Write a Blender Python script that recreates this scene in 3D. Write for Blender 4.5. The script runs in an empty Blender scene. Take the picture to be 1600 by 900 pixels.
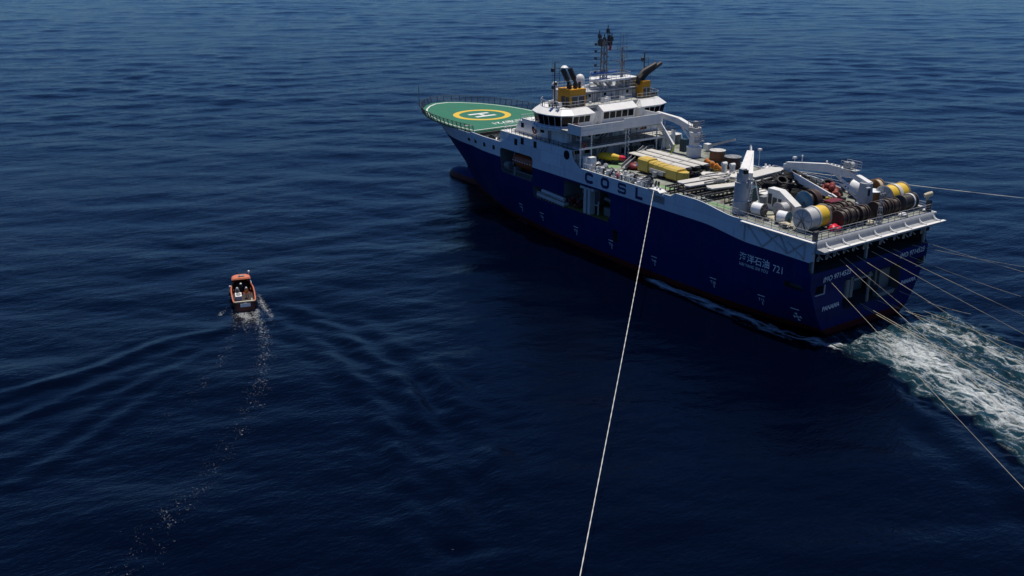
import bpy, bmesh, math, random
import numpy as np
from mathutils import Vector, Matrix
random.seed(7)
rng = np.random.default_rng(7)
R = math.radians
scene = bpy.context.scene
COL = scene.collection

# ------------------------------------------------------------------ camera
CAM = Vector((-77.5, 110.75, 50.88))
YAW, PITCH, FPX = -0.605192, 0.34802, 1600.0
cam_data = bpy.data.cameras.new("Camera")
cam = bpy.data.objects.new("Camera", cam_data)
COL.objects.link(cam)
_F = Vector((math.cos(PITCH) * math.cos(YAW), math.cos(PITCH) * math.sin(YAW), -math.sin(PITCH)))
_R = _F.cross(Vector((0, 0, 1))).normalized()
_U = _R.cross(_F)
cam.matrix_world = Matrix(((_R.x, _U.x, -_F.x, CAM.x), (_R.y, _U.y, -_F.y, CAM.y), (_R.z, _U.z, -_F.z, CAM.z), (0, 0, 0, 1)))
cam_data.sensor_width = 36.0
cam_data.lens = FPX / 1600.0 * 36.0
cam_data.clip_start = 0.5
cam_data.clip_end = 200000.0
scene.camera = cam

# ------------------------------------------------------------------ sky and sun
SUN_AZ = math.atan2(-0.77, 0.64)      # direction towards the sun, from +x towards +y
SUN_EL = R(79)
world = bpy.data.worlds.new("World")
scene.world = world
world.use_nodes = True
wn = world.node_tree
bg = wn.nodes["Background"]
sky = wn.nodes.new("ShaderNodeTexSky")
sky.sky_type = 'NISHITA'
sky.sun_disc = False
sky.sun_elevation = SUN_EL
sky.sun_rotation = math.pi / 2 - SUN_AZ
sky.altitude = 50
sky.air_density = 1.0
sky.dust_density = 0.1
sky.ozone_density = 2.2
tint = wn.nodes.new("ShaderNodeMix"); tint.data_type = 'RGBA'; tint.blend_type = 'MULTIPLY'
tint.inputs["Factor"].default_value = 1.0
tint.inputs["B"].default_value = (0.475, 0.86, 1.48, 1)      # white balance of the camera
wn.links.new(sky.outputs[0], tint.inputs["A"]); wn.links.new(tint.outputs["Result"], bg.inputs[0])
bg.inputs[1].default_value = 0.054
sun_d = bpy.data.lights.new("Sun", 'SUN')
sun_d.energy = 5.0
sun_d.angle = R(0.5)
sun_d.color = (1.0, 0.93, 0.82)
sun = bpy.data.objects.new("Sun", sun_d)
COL.objects.link(sun)
_S = Vector((math.cos(SUN_EL) * math.cos(SUN_AZ), math.cos(SUN_EL) * math.sin(SUN_AZ), math.sin(SUN_EL)))
sun.rotation_euler = (-_S).to_track_quat('-Z', 'Y').to_euler()
scene.view_settings.view_transform = 'Standard'
scene.view_settings.look = 'None'
scene.view_settings.gamma = 1.0
scene.view_settings.use_curve_mapping = False
scene.view_settings.exposure = -0.25
scene.cycles.max_bounces = 5
scene.cycles.sample_clamp_direct = 14.0
scene.cycles.sample_clamp_indirect = 2.0
scene.cycles.transparent_max_bounces = 8

# ------------------------------------------------------------------ materials
MATS = {}
def new_mat(name):
    m = bpy.data.materials.new(name)
    m.use_nodes = True
    return m, m.node_tree, m.node_tree.nodes["Principled BSDF"]
def mat(name, col, rough=0.5, metal=0.0, var=0.18, scale=1.2, dirt=None, dirt_amt=0.0, bump=0.0, streak=False):
    """painted / worn surface: base colour broken by noise, optional dirt patches with a colour of their own"""
    if name in MATS:
        return MATS[name]
    m, nt, p = new_mat(name)
    N, L = nt.nodes, nt.links
    tc = N.new("ShaderNodeTexCoord")
    mp = N.new("ShaderNodeMapping")
    L.new(tc.outputs["Object"], mp.inputs[0])
    if streak:
        mp.inputs["Scale"].default_value = (1, 1, 0.18)
    n1 = N.new("ShaderNodeTexNoise"); n1.inputs["Scale"].default_value = scale; n1.inputs["Detail"].default_value = 6
    L.new(mp.outputs[0], n1.inputs["Vector"])
    mix = N.new("ShaderNodeMix"); mix.data_type = 'RGBA'
    c = Vector(col)
    mix.inputs["A"].default_value = (*(c * (1 - var)), 1)
    mix.inputs["B"].default_value = (*(c * (1 + var * 0.6)), 1)
    L.new(n1.outputs["Fac"], mix.inputs["Factor"])
    out = mix.outputs["Result"]
    if dirt is not None:
        n2 = N.new("ShaderNodeTexNoise"); n2.inputs["Scale"].default_value = scale * 2.3; n2.inputs["Detail"].default_value = 8
        n2.inputs["Roughness"].default_value = 0.7
        L.new(mp.outputs[0], n2.inputs["Vector"])
        mr = N.new("ShaderNodeMapRange")
        mr.inputs["From Min"].default_value = 0.62 - 0.25 * dirt_amt
        mr.inputs["From Max"].default_value = 0.75
        mr.inputs["To Max"].default_value = min(1, 0.4 + dirt_amt)
        L.new(n2.outputs["Fac"], mr.inputs["Value"])
        mx = N.new("ShaderNodeMix"); mx.data_type = 'RGBA'
        L.new(mr.outputs[0], mx.inputs["Factor"]); L.new(out, mx.inputs["A"])
        mx.inputs["B"].default_value = (*dirt, 1)
        out = mx.outputs["Result"]
    L.new(out, p.inputs["Base Color"])
    p.inputs["Roughness"].default_value = rough
    p.inputs["Metallic"].default_value = metal
    if bump:
        b = N.new("ShaderNodeBump"); b.inputs["Strength"].default_value = bump; b.inputs["Distance"].default_value = 0.05
        n3 = N.new("ShaderNodeTexNoise"); n3.inputs["Scale"].default_value = scale * 5
        L.new(tc.outputs["Object"], n3.inputs["Vector"]); L.new(n3.outputs["Fac"], b.inputs["Height"]); L.new(b.outputs[0], p.inputs["Normal"])
    MATS[name] = m
    return m

RUST = (0.16, 0.06, 0.025)
GRIME = (0.22, 0.2, 0.17)
white = mat("white paint", (0.8, 0.795, 0.77), 0.45, dirt=(0.34, 0.27, 0.2), dirt_amt=0.18, streak=True)
grey = mat("light grey paint", (0.47, 0.48, 0.48), 0.5, dirt=GRIME, dirt_amt=0.3)
midgrey = mat("mid grey paint", (0.25, 0.26, 0.27), 0.55, dirt=(0.09, 0.08, 0.07), dirt_amt=0.3)
darkgrey = mat("dark grey steel", (0.06, 0.062, 0.066), 0.55, dirt=RUST, dirt_amt=0.15)
midpale = mat("weathered shaded grey paint", (0.33, 0.345, 0.36), 0.55, dirt=(0.16, 0.12, 0.09), dirt_amt=0.35, streak=True)  # grey lowered: shade on the stern chute face is put into the colour
black = mat("black rubber", (0.012, 0.012, 0.013), 0.6)
soot = mat("sooty steel", (0.035, 0.034, 0.033), 0.6, dirt=(0.12, 0.11, 0.1), dirt_amt=0.3)
steel = mat("galvanised steel", (0.42, 0.42, 0.42), 0.45, metal=0.3, dirt=GRIME, dirt_amt=0.3)
glass = mat("dark window glass", (0.006, 0.007, 0.009), 0.12, var=0.05)
glass.node_tree.nodes["Principled BSDF"].inputs["Specular IOR Level"].default_value = 0.18
yellow = mat("yellow float paint", (0.62, 0.44, 0.09), 0.45, dirt=(0.3, 0.2, 0.05), dirt_amt=0.3)
orange = mat("orange paint", (0.66, 0.22, 0.03), 0.45, dirt=(0.3, 0.1, 0.03), dirt_amt=0.2)
amber = mat("amber funnel paint", (0.6, 0.28, 0.012), 0.5, dirt=(0.2, 0.1, 0.03), dirt_amt=0.3, streak=True)
red = mat("red paint", (0.42, 0.03, 0.025), 0.5, dirt=(0.15, 0.02, 0.02), dirt_amt=0.3)
brightred = mat("bright red plastic sheet", (0.7, 0.02, 0.06), 0.4, bump=0.5)
maroon = mat("dark red paint", (0.16, 0.012, 0.02), 0.5, dirt=(0.06, 0.02, 0.02), dirt_amt=0.3)
blue = mat("blue reel paint", (0.02, 0.13, 0.24), 0.5, dirt=(0.1, 0.12, 0.13), dirt_amt=0.25)
cobalt = mat("cobalt paint", (0.06, 0.14, 0.42), 0.5)
teal = mat("dark teal paint", (0.012, 0.05, 0.07), 0.5)
brown = mat("brown oily cable", (0.024, 0.014, 0.011), 0.5, var=0.4, scale=6)
flange = mat("rusty brown flange", (0.05, 0.026, 0.02), 0.55, dirt=(0.2, 0.15, 0.12), dirt_amt=0.2)
rimmat = mat("rim highlight metal", (0.15, 0.115, 0.095), 0.5, var=0.4, dirt=(0.08, 0.05, 0.04), dirt_amt=0.4)  # lighter tan paints the highlight along the flange edges
copper = mat("orange brown drum", (0.3, 0.13, 0.04), 0.5, dirt=(0.15, 0.07, 0.03), dirt_amt=0.4)
cream = mat("cream canvas", (0.55, 0.48, 0.34), 0.7, bump=0.4, dirt=(0.3, 0.24, 0.15), dirt_amt=0.3)
offwhite = mat("off white float", (0.62, 0.6, 0.55), 0.5, dirt=(0.36, 0.33, 0.28), dirt_amt=0.35)
deckgreen = mat("deck green paint", (0.17, 0.3, 0.13), 0.7, var=0.3, scale=0.8, dirt=(0.3, 0.3, 0.25), dirt_amt=0.4)
lime = mat("lime green paint", (0.45, 0.62, 0.03), 0.5)
helgreen = mat("helideck green", (0.012, 0.15, 0.082), 0.75, var=0.22, scale=0.5, dirt=(0.025, 0.075, 0.055), dirt_amt=0.45)
linewhite = mat("white marking paint", (0.72, 0.72, 0.7), 0.6, dirt=(0.4, 0.45, 0.4), dirt_amt=0.3)
lineyellow = mat("yellow marking paint", (0.72, 0.47, 0.03), 0.6)
navy = mat("navy lettering", (0.012, 0.014, 0.09), 0.5)
hullwhite = mat("hull lettering white", (0.8, 0.82, 0.84), 0.5)
ropemat = mat("pale rope fibre", (0.66, 0.64, 0.58), 0.7, var=0.5, scale=2.5)
cablemat = mat("tan tow cable", (0.46, 0.41, 0.3), 0.55, var=0.4, scale=1.5)
lborange = mat("shaded orange shell", (0.32, 0.06, 0.012), 0.5, dirt=(0.15, 0.04, 0.02), dirt_amt=0.4)  # orange darkened: shade in the recess and on the superstructure is in the colour
dullred = mat("faded red float", (0.2, 0.026, 0.018), 0.6, dirt=(0.08, 0.03, 0.025), dirt_amt=0.4)
skin = mat("skin", (0.3, 0.16, 0.1), 0.6)
coverall = mat("red coverall", (0.35, 0.05, 0.02), 0.8)
darkcloth = mat("dark work clothes", (0.02, 0.022, 0.03), 0.85)
hivis = mat("yellow vest", (0.75, 0.5, 0.04), 0.7)
boatorange = mat("orange boat paint", (0.62, 0.19, 0.09), 0.45, dirt=(0.3, 0.08, 0.04), dirt_amt=0.3)
boatred = mat("dark red boat side", (0.13, 0.028, 0.018), 0.5, dirt=(0.08, 0.02, 0.015), dirt_amt=0.4)
boatdark = mat("dark boat interior", (0.03, 0.02, 0.018), 0.7)
recess = mat("grey recess shade", (0.17, 0.185, 0.19), 0.6, dirt=(0.16, 0.13, 0.1), dirt_amt=0.35)  # darkened so that the recess shade is put into the colour
shaderecess = mat("dark recess shade", (0.045, 0.05, 0.055), 0.6)  # darker still, shade inside the openings is put into the colour
olive = mat("yellow green floor paint", (0.16, 0.13, 0.02), 0.7)

# hull paint: red boot-topping, dark blue sides, white upper strake with a boundary that steps down aft
def hull_material():
    m, nt, p = new_mat("hull paint")
    N, L = nt.nodes, nt.links
    tc = N.new("ShaderNodeTexCoord"); sep = N.new("ShaderNodeSeparateXYZ")
    L.new(tc.outputs["Object"], sep.inputs[0])
    mrx = N.new("ShaderNodeMapRange"); mrx.interpolation_type = 'SMOOTHSTEP'
    mrx.inputs["From Min"].default_value = 10.2; mrx.inputs["From Max"].default_value = 19.5
    mrx.inputs["To Min"].default_value = 10.5; mrx.inputs["To Max"].default_value = 11.28
    L.new(sep.outputs["X"], mrx.inputs["Value"])
    gt = N.new("ShaderNodeMath"); gt.operation = 'GREATER_THAN'
    L.new(sep.outputs["Z"], gt.inputs[0]); L.new(mrx.outputs[0], gt.inputs[1])
    lt = N.new("ShaderNodeMath"); lt.operation = 'LESS_THAN'; lt.inputs[1].default_value = 0.95
    L.new(sep.outputs["Z"], lt.inputs[0])
    mp = N.new("ShaderNodeMapping"); mp.inputs["Scale"].default_value = (1, 1, 0.12); L.new(tc.outputs["Object"], mp.inputs[0])
    ns = N.new("ShaderNodeTexNoise"); ns.inputs["Scale"].default_value = 0.9; ns.inputs["Detail"].default_value = 7
    L.new(mp.outputs[0], ns.inputs["Vector"])
    mixb = N.new("ShaderNodeMix"); mixb.data_type = 'RGBA'
    mixb.inputs["A"].default_value = (0.0024, 0.0098, 0.078, 1); mixb.inputs["B"].default_value = (0.0055, 0.021, 0.13, 1)
    L.new(ns.outputs["Fac"], mixb.inputs["Factor"])
    mixw = N.new("ShaderNodeMix"); mixw.data_type = 'RGBA'
    mixw.inputs["A"].default_value = (0.54, 0.6, 0.66, 1); mixw.inputs["B"].default_value = (0.65, 0.71, 0.76, 1)
    L.new(ns.outputs["Fac"], mixw.inputs["Factor"])
    m1 = N.new("ShaderNodeMix"); m1.data_type = 'RGBA'
    L.new(gt.outputs[0], m1.inputs["Factor"]); L.new(mixb.outputs["Result"], m1.inputs["A"]); L.new(mixw.outputs["Result"], m1.inputs["B"])
    m2 = N.new("ShaderNodeMix"); m2.data_type = 'RGBA'; m2.inputs["B"].default_value = (0.1, 0.014, 0.012, 1)
    L.new(lt.outputs[0], m2.inputs["Factor"]); L.new(m1.outputs["Result"], m2.inputs["A"])
    # rust weeps
    n2 = N.new("ShaderNodeTexNoise"); n2.inputs["Scale"].default_value = 1.6; n2.inputs["Detail"].default_value = 9; n2.inputs["Roughness"].default_value = 0.65
    L.new(mp.outputs[0], n2.inputs["Vector"])
    mr = N.new("ShaderNodeMapRange"); mr.inputs["From Min"].default_value = 0.58; mr.inputs["From Max"].default_value = 0.8; mr.inputs["To Max"].default_value = 0.6
    L.new(n2.outputs["Fac"], mr.inputs["Value"])
    m3 = N.new("ShaderNodeMix"); m3.data_type = 'RGBA'; m3.inputs["B"].default_value = (0.1, 0.06, 0.045, 1)
    L.new(mr.outputs[0], m3.inputs["Factor"]); L.new(m2.outputs["Result"], m3.inputs["A"])
    # shell plates: slight difference from plate to plate, darker weld seams
    cx_ = N.new("ShaderNodeCombineXYZ"); L.new(sep.outputs["X"], cx_.inputs[0]); L.new(sep.outputs["Z"], cx_.inputs[1])
    br = N.new("ShaderNodeTexBrick"); br.inputs["Scale"].default_value = 1.0; br.inputs["Brick Width"].default_value = 6.0; br.inputs["Row Height"].default_value = 2.1
    br.inputs["Mortar Size"].default_value = 0.03; br.inputs["Color1"].default_value = (0.84, 0.84, 0.86, 1); br.inputs["Color2"].default_value = (1.12, 1.12, 1.1, 1); br.inputs["Mortar"].default_value = (0.72, 0.7, 0.7, 1)
    L.new(cx_.outputs[0], br.inputs["Vector"])
    m4 = N.new("ShaderNodeMix"); m4.data_type = 'RGBA'; m4.blend_type = 'MULTIPLY'; m4.inputs["Factor"].default_value = 0.7
    L.new(m3.outputs["Result"], m4.inputs["A"]); L.new(br.outputs["Color"], m4.inputs["B"])
    L.new(m4.outputs["Result"], p.inputs["Base Color"])
    p.inputs["Roughness"].default_value = 0.5
    p.inputs["Specular IOR Level"].default_value = 0.12
    # plate seams
    w = N.new("ShaderNodeTexNoise"); w.inputs["Scale"].default_value = 0.35; L.new(tc.outputs["Object"], w.inputs["Vector"])
    b = N.new("ShaderNodeBump"); b.inputs["Strength"].default_value = 0.25; b.inputs["Distance"].default_value = 0.15
    L.new(w.outputs["Fac"], b.inputs["Height"]); L.new(b.outputs[0], p.inputs["Normal"])
    return m
hullpaint = hull_material()

def deck_material():
    m, nt, p = new_mat("working deck paint")
    N, L = nt.nodes, nt.links
    tc = N.new("ShaderNodeTexCoord")
    n1 = N.new("ShaderNodeTexNoise"); n1.inputs["Scale"].default_value = 0.35; n1.inputs["Detail"].default_value = 8
    L.new(tc.outputs["Object"], n1.inputs["Vector"])
    cr = N.new("ShaderNodeValToRGB")
    e = cr.color_ramp.elements
    e[0].position = 0.36; e[0].color = (0.09, 0.075, 0.06, 1)
    e[1].position = 0.62; e[1].color = (0.27, 0.285, 0.25, 1)
    x = cr.color_ramp.elements.new(0.48); x.color = (0.2, 0.22, 0.185, 1)
    L.new(n1.outputs["Fac"], cr.inputs[0]); L.new(cr.outputs[0], p.inputs["Base Color"])
    p.inputs["Roughness"].default_value = 0.75
    return m
deckpaint = deck_material()
deckgrey = mat("deck grey paint", (0.4, 0.41, 0.39), 0.7, dirt=(0.1, 0.09, 0.08), dirt_amt=0.4)

# ------------------------------------------------------------------ mesh builder
ORIG = {}
def worldloc(o):
    v = Vector((0, 0, 0))
    while o is not None:
        v += Vector(o.location); o = o.parent
    return v
class MB:
    def __init__(s): s.v = []; s.f = []
    def add(s, vs, fs):
        k = len(s.v); s.v.extend([tuple(x) for x in vs]); s.f.extend([tuple(i + k for i in f) for f in fs]); return s
    def box(s, x0, x1, y0, y1, z0, z1):
        vs = [(x, y, z) for z in (z0, z1) for y in (y0, y1) for x in (x0, x1)]
        return s.add(vs, [(0, 2, 3, 1), (4, 5, 7, 6), (0, 1, 5, 4), (2, 6, 7, 3), (0, 4, 6, 2), (1, 3, 7, 5)])
    def bar(s, p, q, w, h=None, up=(0, 0, 1), w2=None, h2=None):
        h = h or w; w2 = w2 or w; h2 = h2 or (h if w2 == w else h * w2 / w)
        p = Vector(p); q = Vector(q); d = (q - p).normalized(); u = Vector(up)
        if abs(d.dot(u)) > 0.98: u = Vector((1, 0, 0))
        a = d.cross(u).normalized(); b = a.cross(d)
        vs = []
        for c, ww, hh in ((p, w, h), (q, w2, h2)):
            for sa, sb in ((-1, -1), (1, -1), (1, 1), (-1, 1)): vs.append(c + a * sa * ww / 2 + b * sb * hh / 2)
        return s.add(vs, [(3, 2, 1, 0), (4, 5, 6, 7), (0, 1, 5, 4), (1, 2, 6, 5), (2, 3, 7, 6), (3, 0, 4, 7)])
    def tube(s, p, q, r, r2=None, n=8):
        r2 = r if r2 is None else r2
        p = Vector(p); q = Vector(q); d = (q - p).normalized()
        u = Vector((0, 0, 1)) if abs(d.z) < 0.95 else Vector((1, 0, 0))
        a = d.cross(u).normalized(); b = d.cross(a)
        vs = []
        for c, rr in ((p, r), (q, r2)):
            for i in range(n):
                t = 2 * math.pi * i / n; vs.append(c + (a * math.cos(t) + b * math.sin(t)) * rr)
        fs = [(i, (i + 1) % n, n + (i + 1) % n, n + i) for i in range(n)]
        return s.add(vs, fs + [tuple(range(n))[::-1], tuple(range(n, 2 * n))])
    def path(s, pts, r, n=6):
        pts = [Vector(p) for p in pts]; rings = []
        for i, p in enumerate(pts):
            d = (pts[min(i + 1, len(pts) - 1)] - pts[max(i - 1, 0)]).normalized()
            u = Vector((0, 0, 1)) if abs(d.z) < 0.95 else Vector((1, 0, 0))
            a = d.cross(u).normalized(); b = d.cross(a)
            rr = r[i] if isinstance(r, (list, tuple)) else r
            rings.append([p + (a * math.cos(2 * math.pi * k / n) + b * math.sin(2 * math.pi * k / n)) * rr for k in range(n)])
        vs = [x for rg in rings for x in rg]; fs = []
        for i in range(len(pts) - 1):
            for k in range(n):
                fs.append((i * n + k, i * n + (k + 1) % n, (i + 1) * n + (k + 1) % n, (i + 1) * n + k))
        fs += [tuple(range(n))[::-1], tuple(range((len(pts) - 1) * n, len(pts) * n))]
        return s.add(vs, fs)
    def prism(s, poly, ax, a0, a1, f=None):
        def P3(p, a):
            if ax == 'z': return (p[0], p[1], a)
            if ax == 'y': return (p[0], a, p[1])
            return (a, p[0], p[1])
        n = len(poly)
        vs = [P3(p, a0) for p in poly] + [P3(p, a1) for p in poly]
        return s.add(vs, [tuple(range(n))[::-1], tuple(range(n, 2 * n))] + [(i, (i + 1) % n, n + (i + 1) % n, n + i) for i in range(n)])
    def lathe(s, prof, o, d=(0, 0, 1), n=20):
        o = Vector(o); d = Vector(d).normalized()
        u = Vector((0, 0, 1)) if abs(d.z) < 0.95 else Vector((1, 0, 0))
        a = d.cross(u).normalized(); b = d.cross(a)
        vs = []
        for r, t in prof:
            for i in range(n):
                th = 2 * math.pi * i / n; vs.append(o + d * t + (a * math.cos(th) + b * math.sin(th)) * max(r, 1e-4))
        fs = []
        for j in range(len(prof) - 1):
            for i in range(n): fs.append((j * n + i, j * n + (i + 1) % n, (j + 1) * n + (i + 1) % n, (j + 1) * n + i))
        fs += [tuple(range(n))[::-1], tuple(range((len(prof) - 1) * n, len(prof) * n))]
        return s.add(vs, fs)
    def ball(s, c, rx, ry=None, rz=None, n=12, m=8):
        ry = ry or rx; rz = rz or rx
        c = Vector(c); vs = []; fs = []
        for j in range(m + 1):
            ph = math.pi * j / m
            for i in range(n):
                th = 2 * math.pi * i / n
                vs.append(c + Vector((rx * math.sin(ph) * math.cos(th), ry * math.sin(ph) * math.sin(th), rz * math.cos(ph))))
        for j in range(m):
            for i in range(n): fs.append((j * n + i, (j + 1) * n + i, (j + 1) * n + (i + 1) % n, j * n + (i + 1) % n))
        return s.add(vs, fs)
    def torus(s, c, Rr, r, d=(0, 0, 1), n=16, m=6):
        c = Vector(c); d = Vector(d).normalized()
        u = Vector((0, 0, 1)) if abs(d.z) < 0.95 else Vector((1, 0, 0))
        a = d.cross(u).normalized(); b = d.cross(a); vs = []; fs = []
        for i in range(n):
            t = 2 * math.pi * i / n; e = a * math.cos(t) + b * math.sin(t)
            for k in range(m):
                q = 2 * math.pi * k / m; vs.append(c + e * (Rr + r * math.cos(q)) + d * r * math.sin(q))
        for i in range(n):
            for k in range(m): fs.append((i * m + k, ((i + 1) % n) * m + k, ((i + 1) % n) * m + (k + 1) % m, i * m + (k + 1) % m))
        return s.add(vs, fs)
    def build(s, name, m, parent=None, smooth=35, fix=True):
        me = bpy.data.meshes.new(name)
        o0 = worldloc(parent) if parent is not None else ORIG.get('base', Vector((0, 0, 0)))
        me.from_pydata([(x - o0.x, y - o0.y, z - o0.z) for x, y, z in s.v], [], s.f)
        if fix:
            bm = bmesh.new(); bm.from_mesh(me)
            bmesh.ops.remove_doubles(bm, verts=bm.verts, dist=1e-4)
            bmesh.ops.recalc_face_normals(bm, faces=bm.faces); bm.to_mesh(me); bm.free()
        me.materials.append(m)
        if smooth:
            me.shade_smooth() if hasattr(me, "shade_smooth") else None
            me.set_sharp_from_angle(angle=R(smooth))
        o = bpy.data.objects.new(name, me); COL.objects.link(o)
        if parent is not None: o.parent = parent
        elif 'base' in ORIG: o.location = ORIG['base']
        return o
def loose(mb, name, m, parent, smooth=0, limit=100):
    """one object per connected piece of the mesh builder; past the limit the rest become one"""
    par = list(range(len(mb.v)))
    def fi(a):
        while par[a] != a: par[a] = par[par[a]]; a = par[a]
        return a
    for f in mb.f:
        for k in f[1:]: par[fi(k)] = fi(f[0])
    groups = {}
    for f in mb.f: groups.setdefault(fi(f[0]), []).append(f)
    out = []; rest = MB(); items = list(groups.values())
    for i, fs in enumerate(items):
        ids = sorted({k for f in fs for k in f}); mp = {k: j for j, k in enumerate(ids)}
        tgt = MB() if i < limit else rest
        tgt.add([mb.v[k] for k in ids], [tuple(mp[k] for k in f) for f in fs])
        if i < limit: out.append(tgt.build(name, m, parent, smooth))
    if rest.v: o = rest.build(name, m, parent, smooth); o["kind"] = "stuff"
    return out
def rail(name, m, parent, pts, *a):
    return railing(MB(), pts, *a).build(name, m, parent, smooth=0)
def tag(o, label=None, cat=None, group=None, kind=None):
    if label: o["label"] = label
    if cat: o["category"] = cat
    if group: o["group"] = group
    if kind: o["kind"] = kind
    return o
def thing(name, label, cat, loc=(0, 0, 0), group=None, parent=None):
    o = bpy.data.objects.new(name, None); COL.objects.link(o)
    o.empty_display_size = 0.5
    o.location = loc
    if parent is not None: o.parent = parent
    if cat: tag(o, label, cat, group)
    return o
def part(name, parent, m=None):            # an empty part that only carries sub-parts is not needed: parts are meshes
    return None
def dup(root, loc, rotz=None, label=None, group=None, name=None, scale=None):
    r = root.copy(); COL.objects.link(r); r.location = loc
    if rotz is not None: r.rotation_euler = (0, 0, rotz)
    if scale: r.scale = (scale,) * 3
    if label: r["label"] = label
    if group: r["group"] = group
    for ch in list(root.children):
        c = ch.copy(); COL.objects.link(c); c.parent = r
        for g in list(ch.children):
            d = g.copy(); COL.objects.link(d); d.parent = c
    return r
def text(name, body, size, fn, m, parent, xs=1.0, offset=0.0, align='LEFT', shear=0.0):
    cu = bpy.data.curves.new(name, 'FONT'); cu.body = body; cu.size = size; cu.align_x = align; cu.offset = offset; cu.shear = shear
    cu.resolution_u = 3
    t = bpy.data.objects.new(name, cu); COL.objects.link(t)
    dg = bpy.context.evaluated_depsgraph_get(); dg.update()
    me = bpy.data.meshes.new_from_object(t.evaluated_get(dg))
    bpy.data.objects.remove(t)
    o0 = worldloc(parent)
    for v in me.vertices:
        w = Vector(fn(v.co.x * xs, v.co.y)); v.co = w - o0
    me.materials.clear(); me.materials.append(m); me.name = name
    o = bpy.data.objects.new(name, me); COL.objects.link(o); o.parent = parent
    return o
def railing(mb, pts, h=1.1, step=1.6, r=0.035, bars=(0.36, 0.73, 1.1)):
    pts = [Vector(p) for p in pts]
    for a, b in zip(pts[:-1], pts[1:]):
        n = max(1, round((b - a).length / step))
        for i in range(n + 1):
            p = a.lerp(b, i / n); mb.tube(p, p + Vector((0, 0, h)), r, n=5)
        for k in bars: mb.tube(a + Vector((0, 0, k)), b + Vector((0, 0, k)), r * 0.9, n=5)
    return mb
def rounded(x0, x1, z0, z1, r, n=4):
    out = []
    for cx, cz, a0 in ((x1 - r, z1 - r, 0), (x0 + r, z1 - r, 90), (x0 + r, z0 + r, 180), (x1 - r, z0 + r, 270)):
        for i in range(n + 1):
            t = R(a0 + 90 * i / n); out.append((cx + r * math.cos(t), cz + r * math.sin(t)))
    return out

# ================================================================== SEA
def seg_dist(px, py, pts, vals=None):
    """distance of points to a polyline, with the value interpolated along it and the side of it"""
    best = np.full(px.shape, 1e9); val = np.zeros(px.shape); side = np.zeros(px.shape)
    pts = np.array(pts, float); vals = np.ones(len(pts)) if vals is None else np.array(vals, float)
    for i in range(len(pts) - 1):
        a, b = pts[i], pts[i + 1]; d = b - a; l2 = d @ d
        t = np.clip(((px - a[0]) * d[0] + (py - a[1]) * d[1]) / l2, 0, 1)
        ex = px - (a[0] + t * d[0]); ey = py - (a[1] + t * d[1]); dist = np.hypot(ex, ey)
        m = dist < best
        best = np.where(m, dist, best); val = np.where(m, vals[i] + t * (vals[i + 1] - vals[i]), val)
        side = np.where(m, (d[0] * ey - d[1] * ex) / math.sqrt(l2), side)
    return best, val, side

def smooth_poly(pts, n=6):
    pts = [np.array(p, float) for p in pts]; out = []
    for i in range(len(pts) - 1):
        p0, p1, p2, p3 = pts[max(i - 1, 0)], pts[i], pts[i + 1], pts[min(i + 2, len(pts) - 1)]
        for k in range(n):
            t = k / n
            out.append(0.5 * (2 * p1 + (p2 - p0) * t + (2 * p0 - 5 * p1 + 4 * p2 - p3) * t * t + (3 * p1 - p0 - 3 * p2 + p3) * t ** 3))
    out.append(pts[-1]); return np.array(out)

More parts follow.
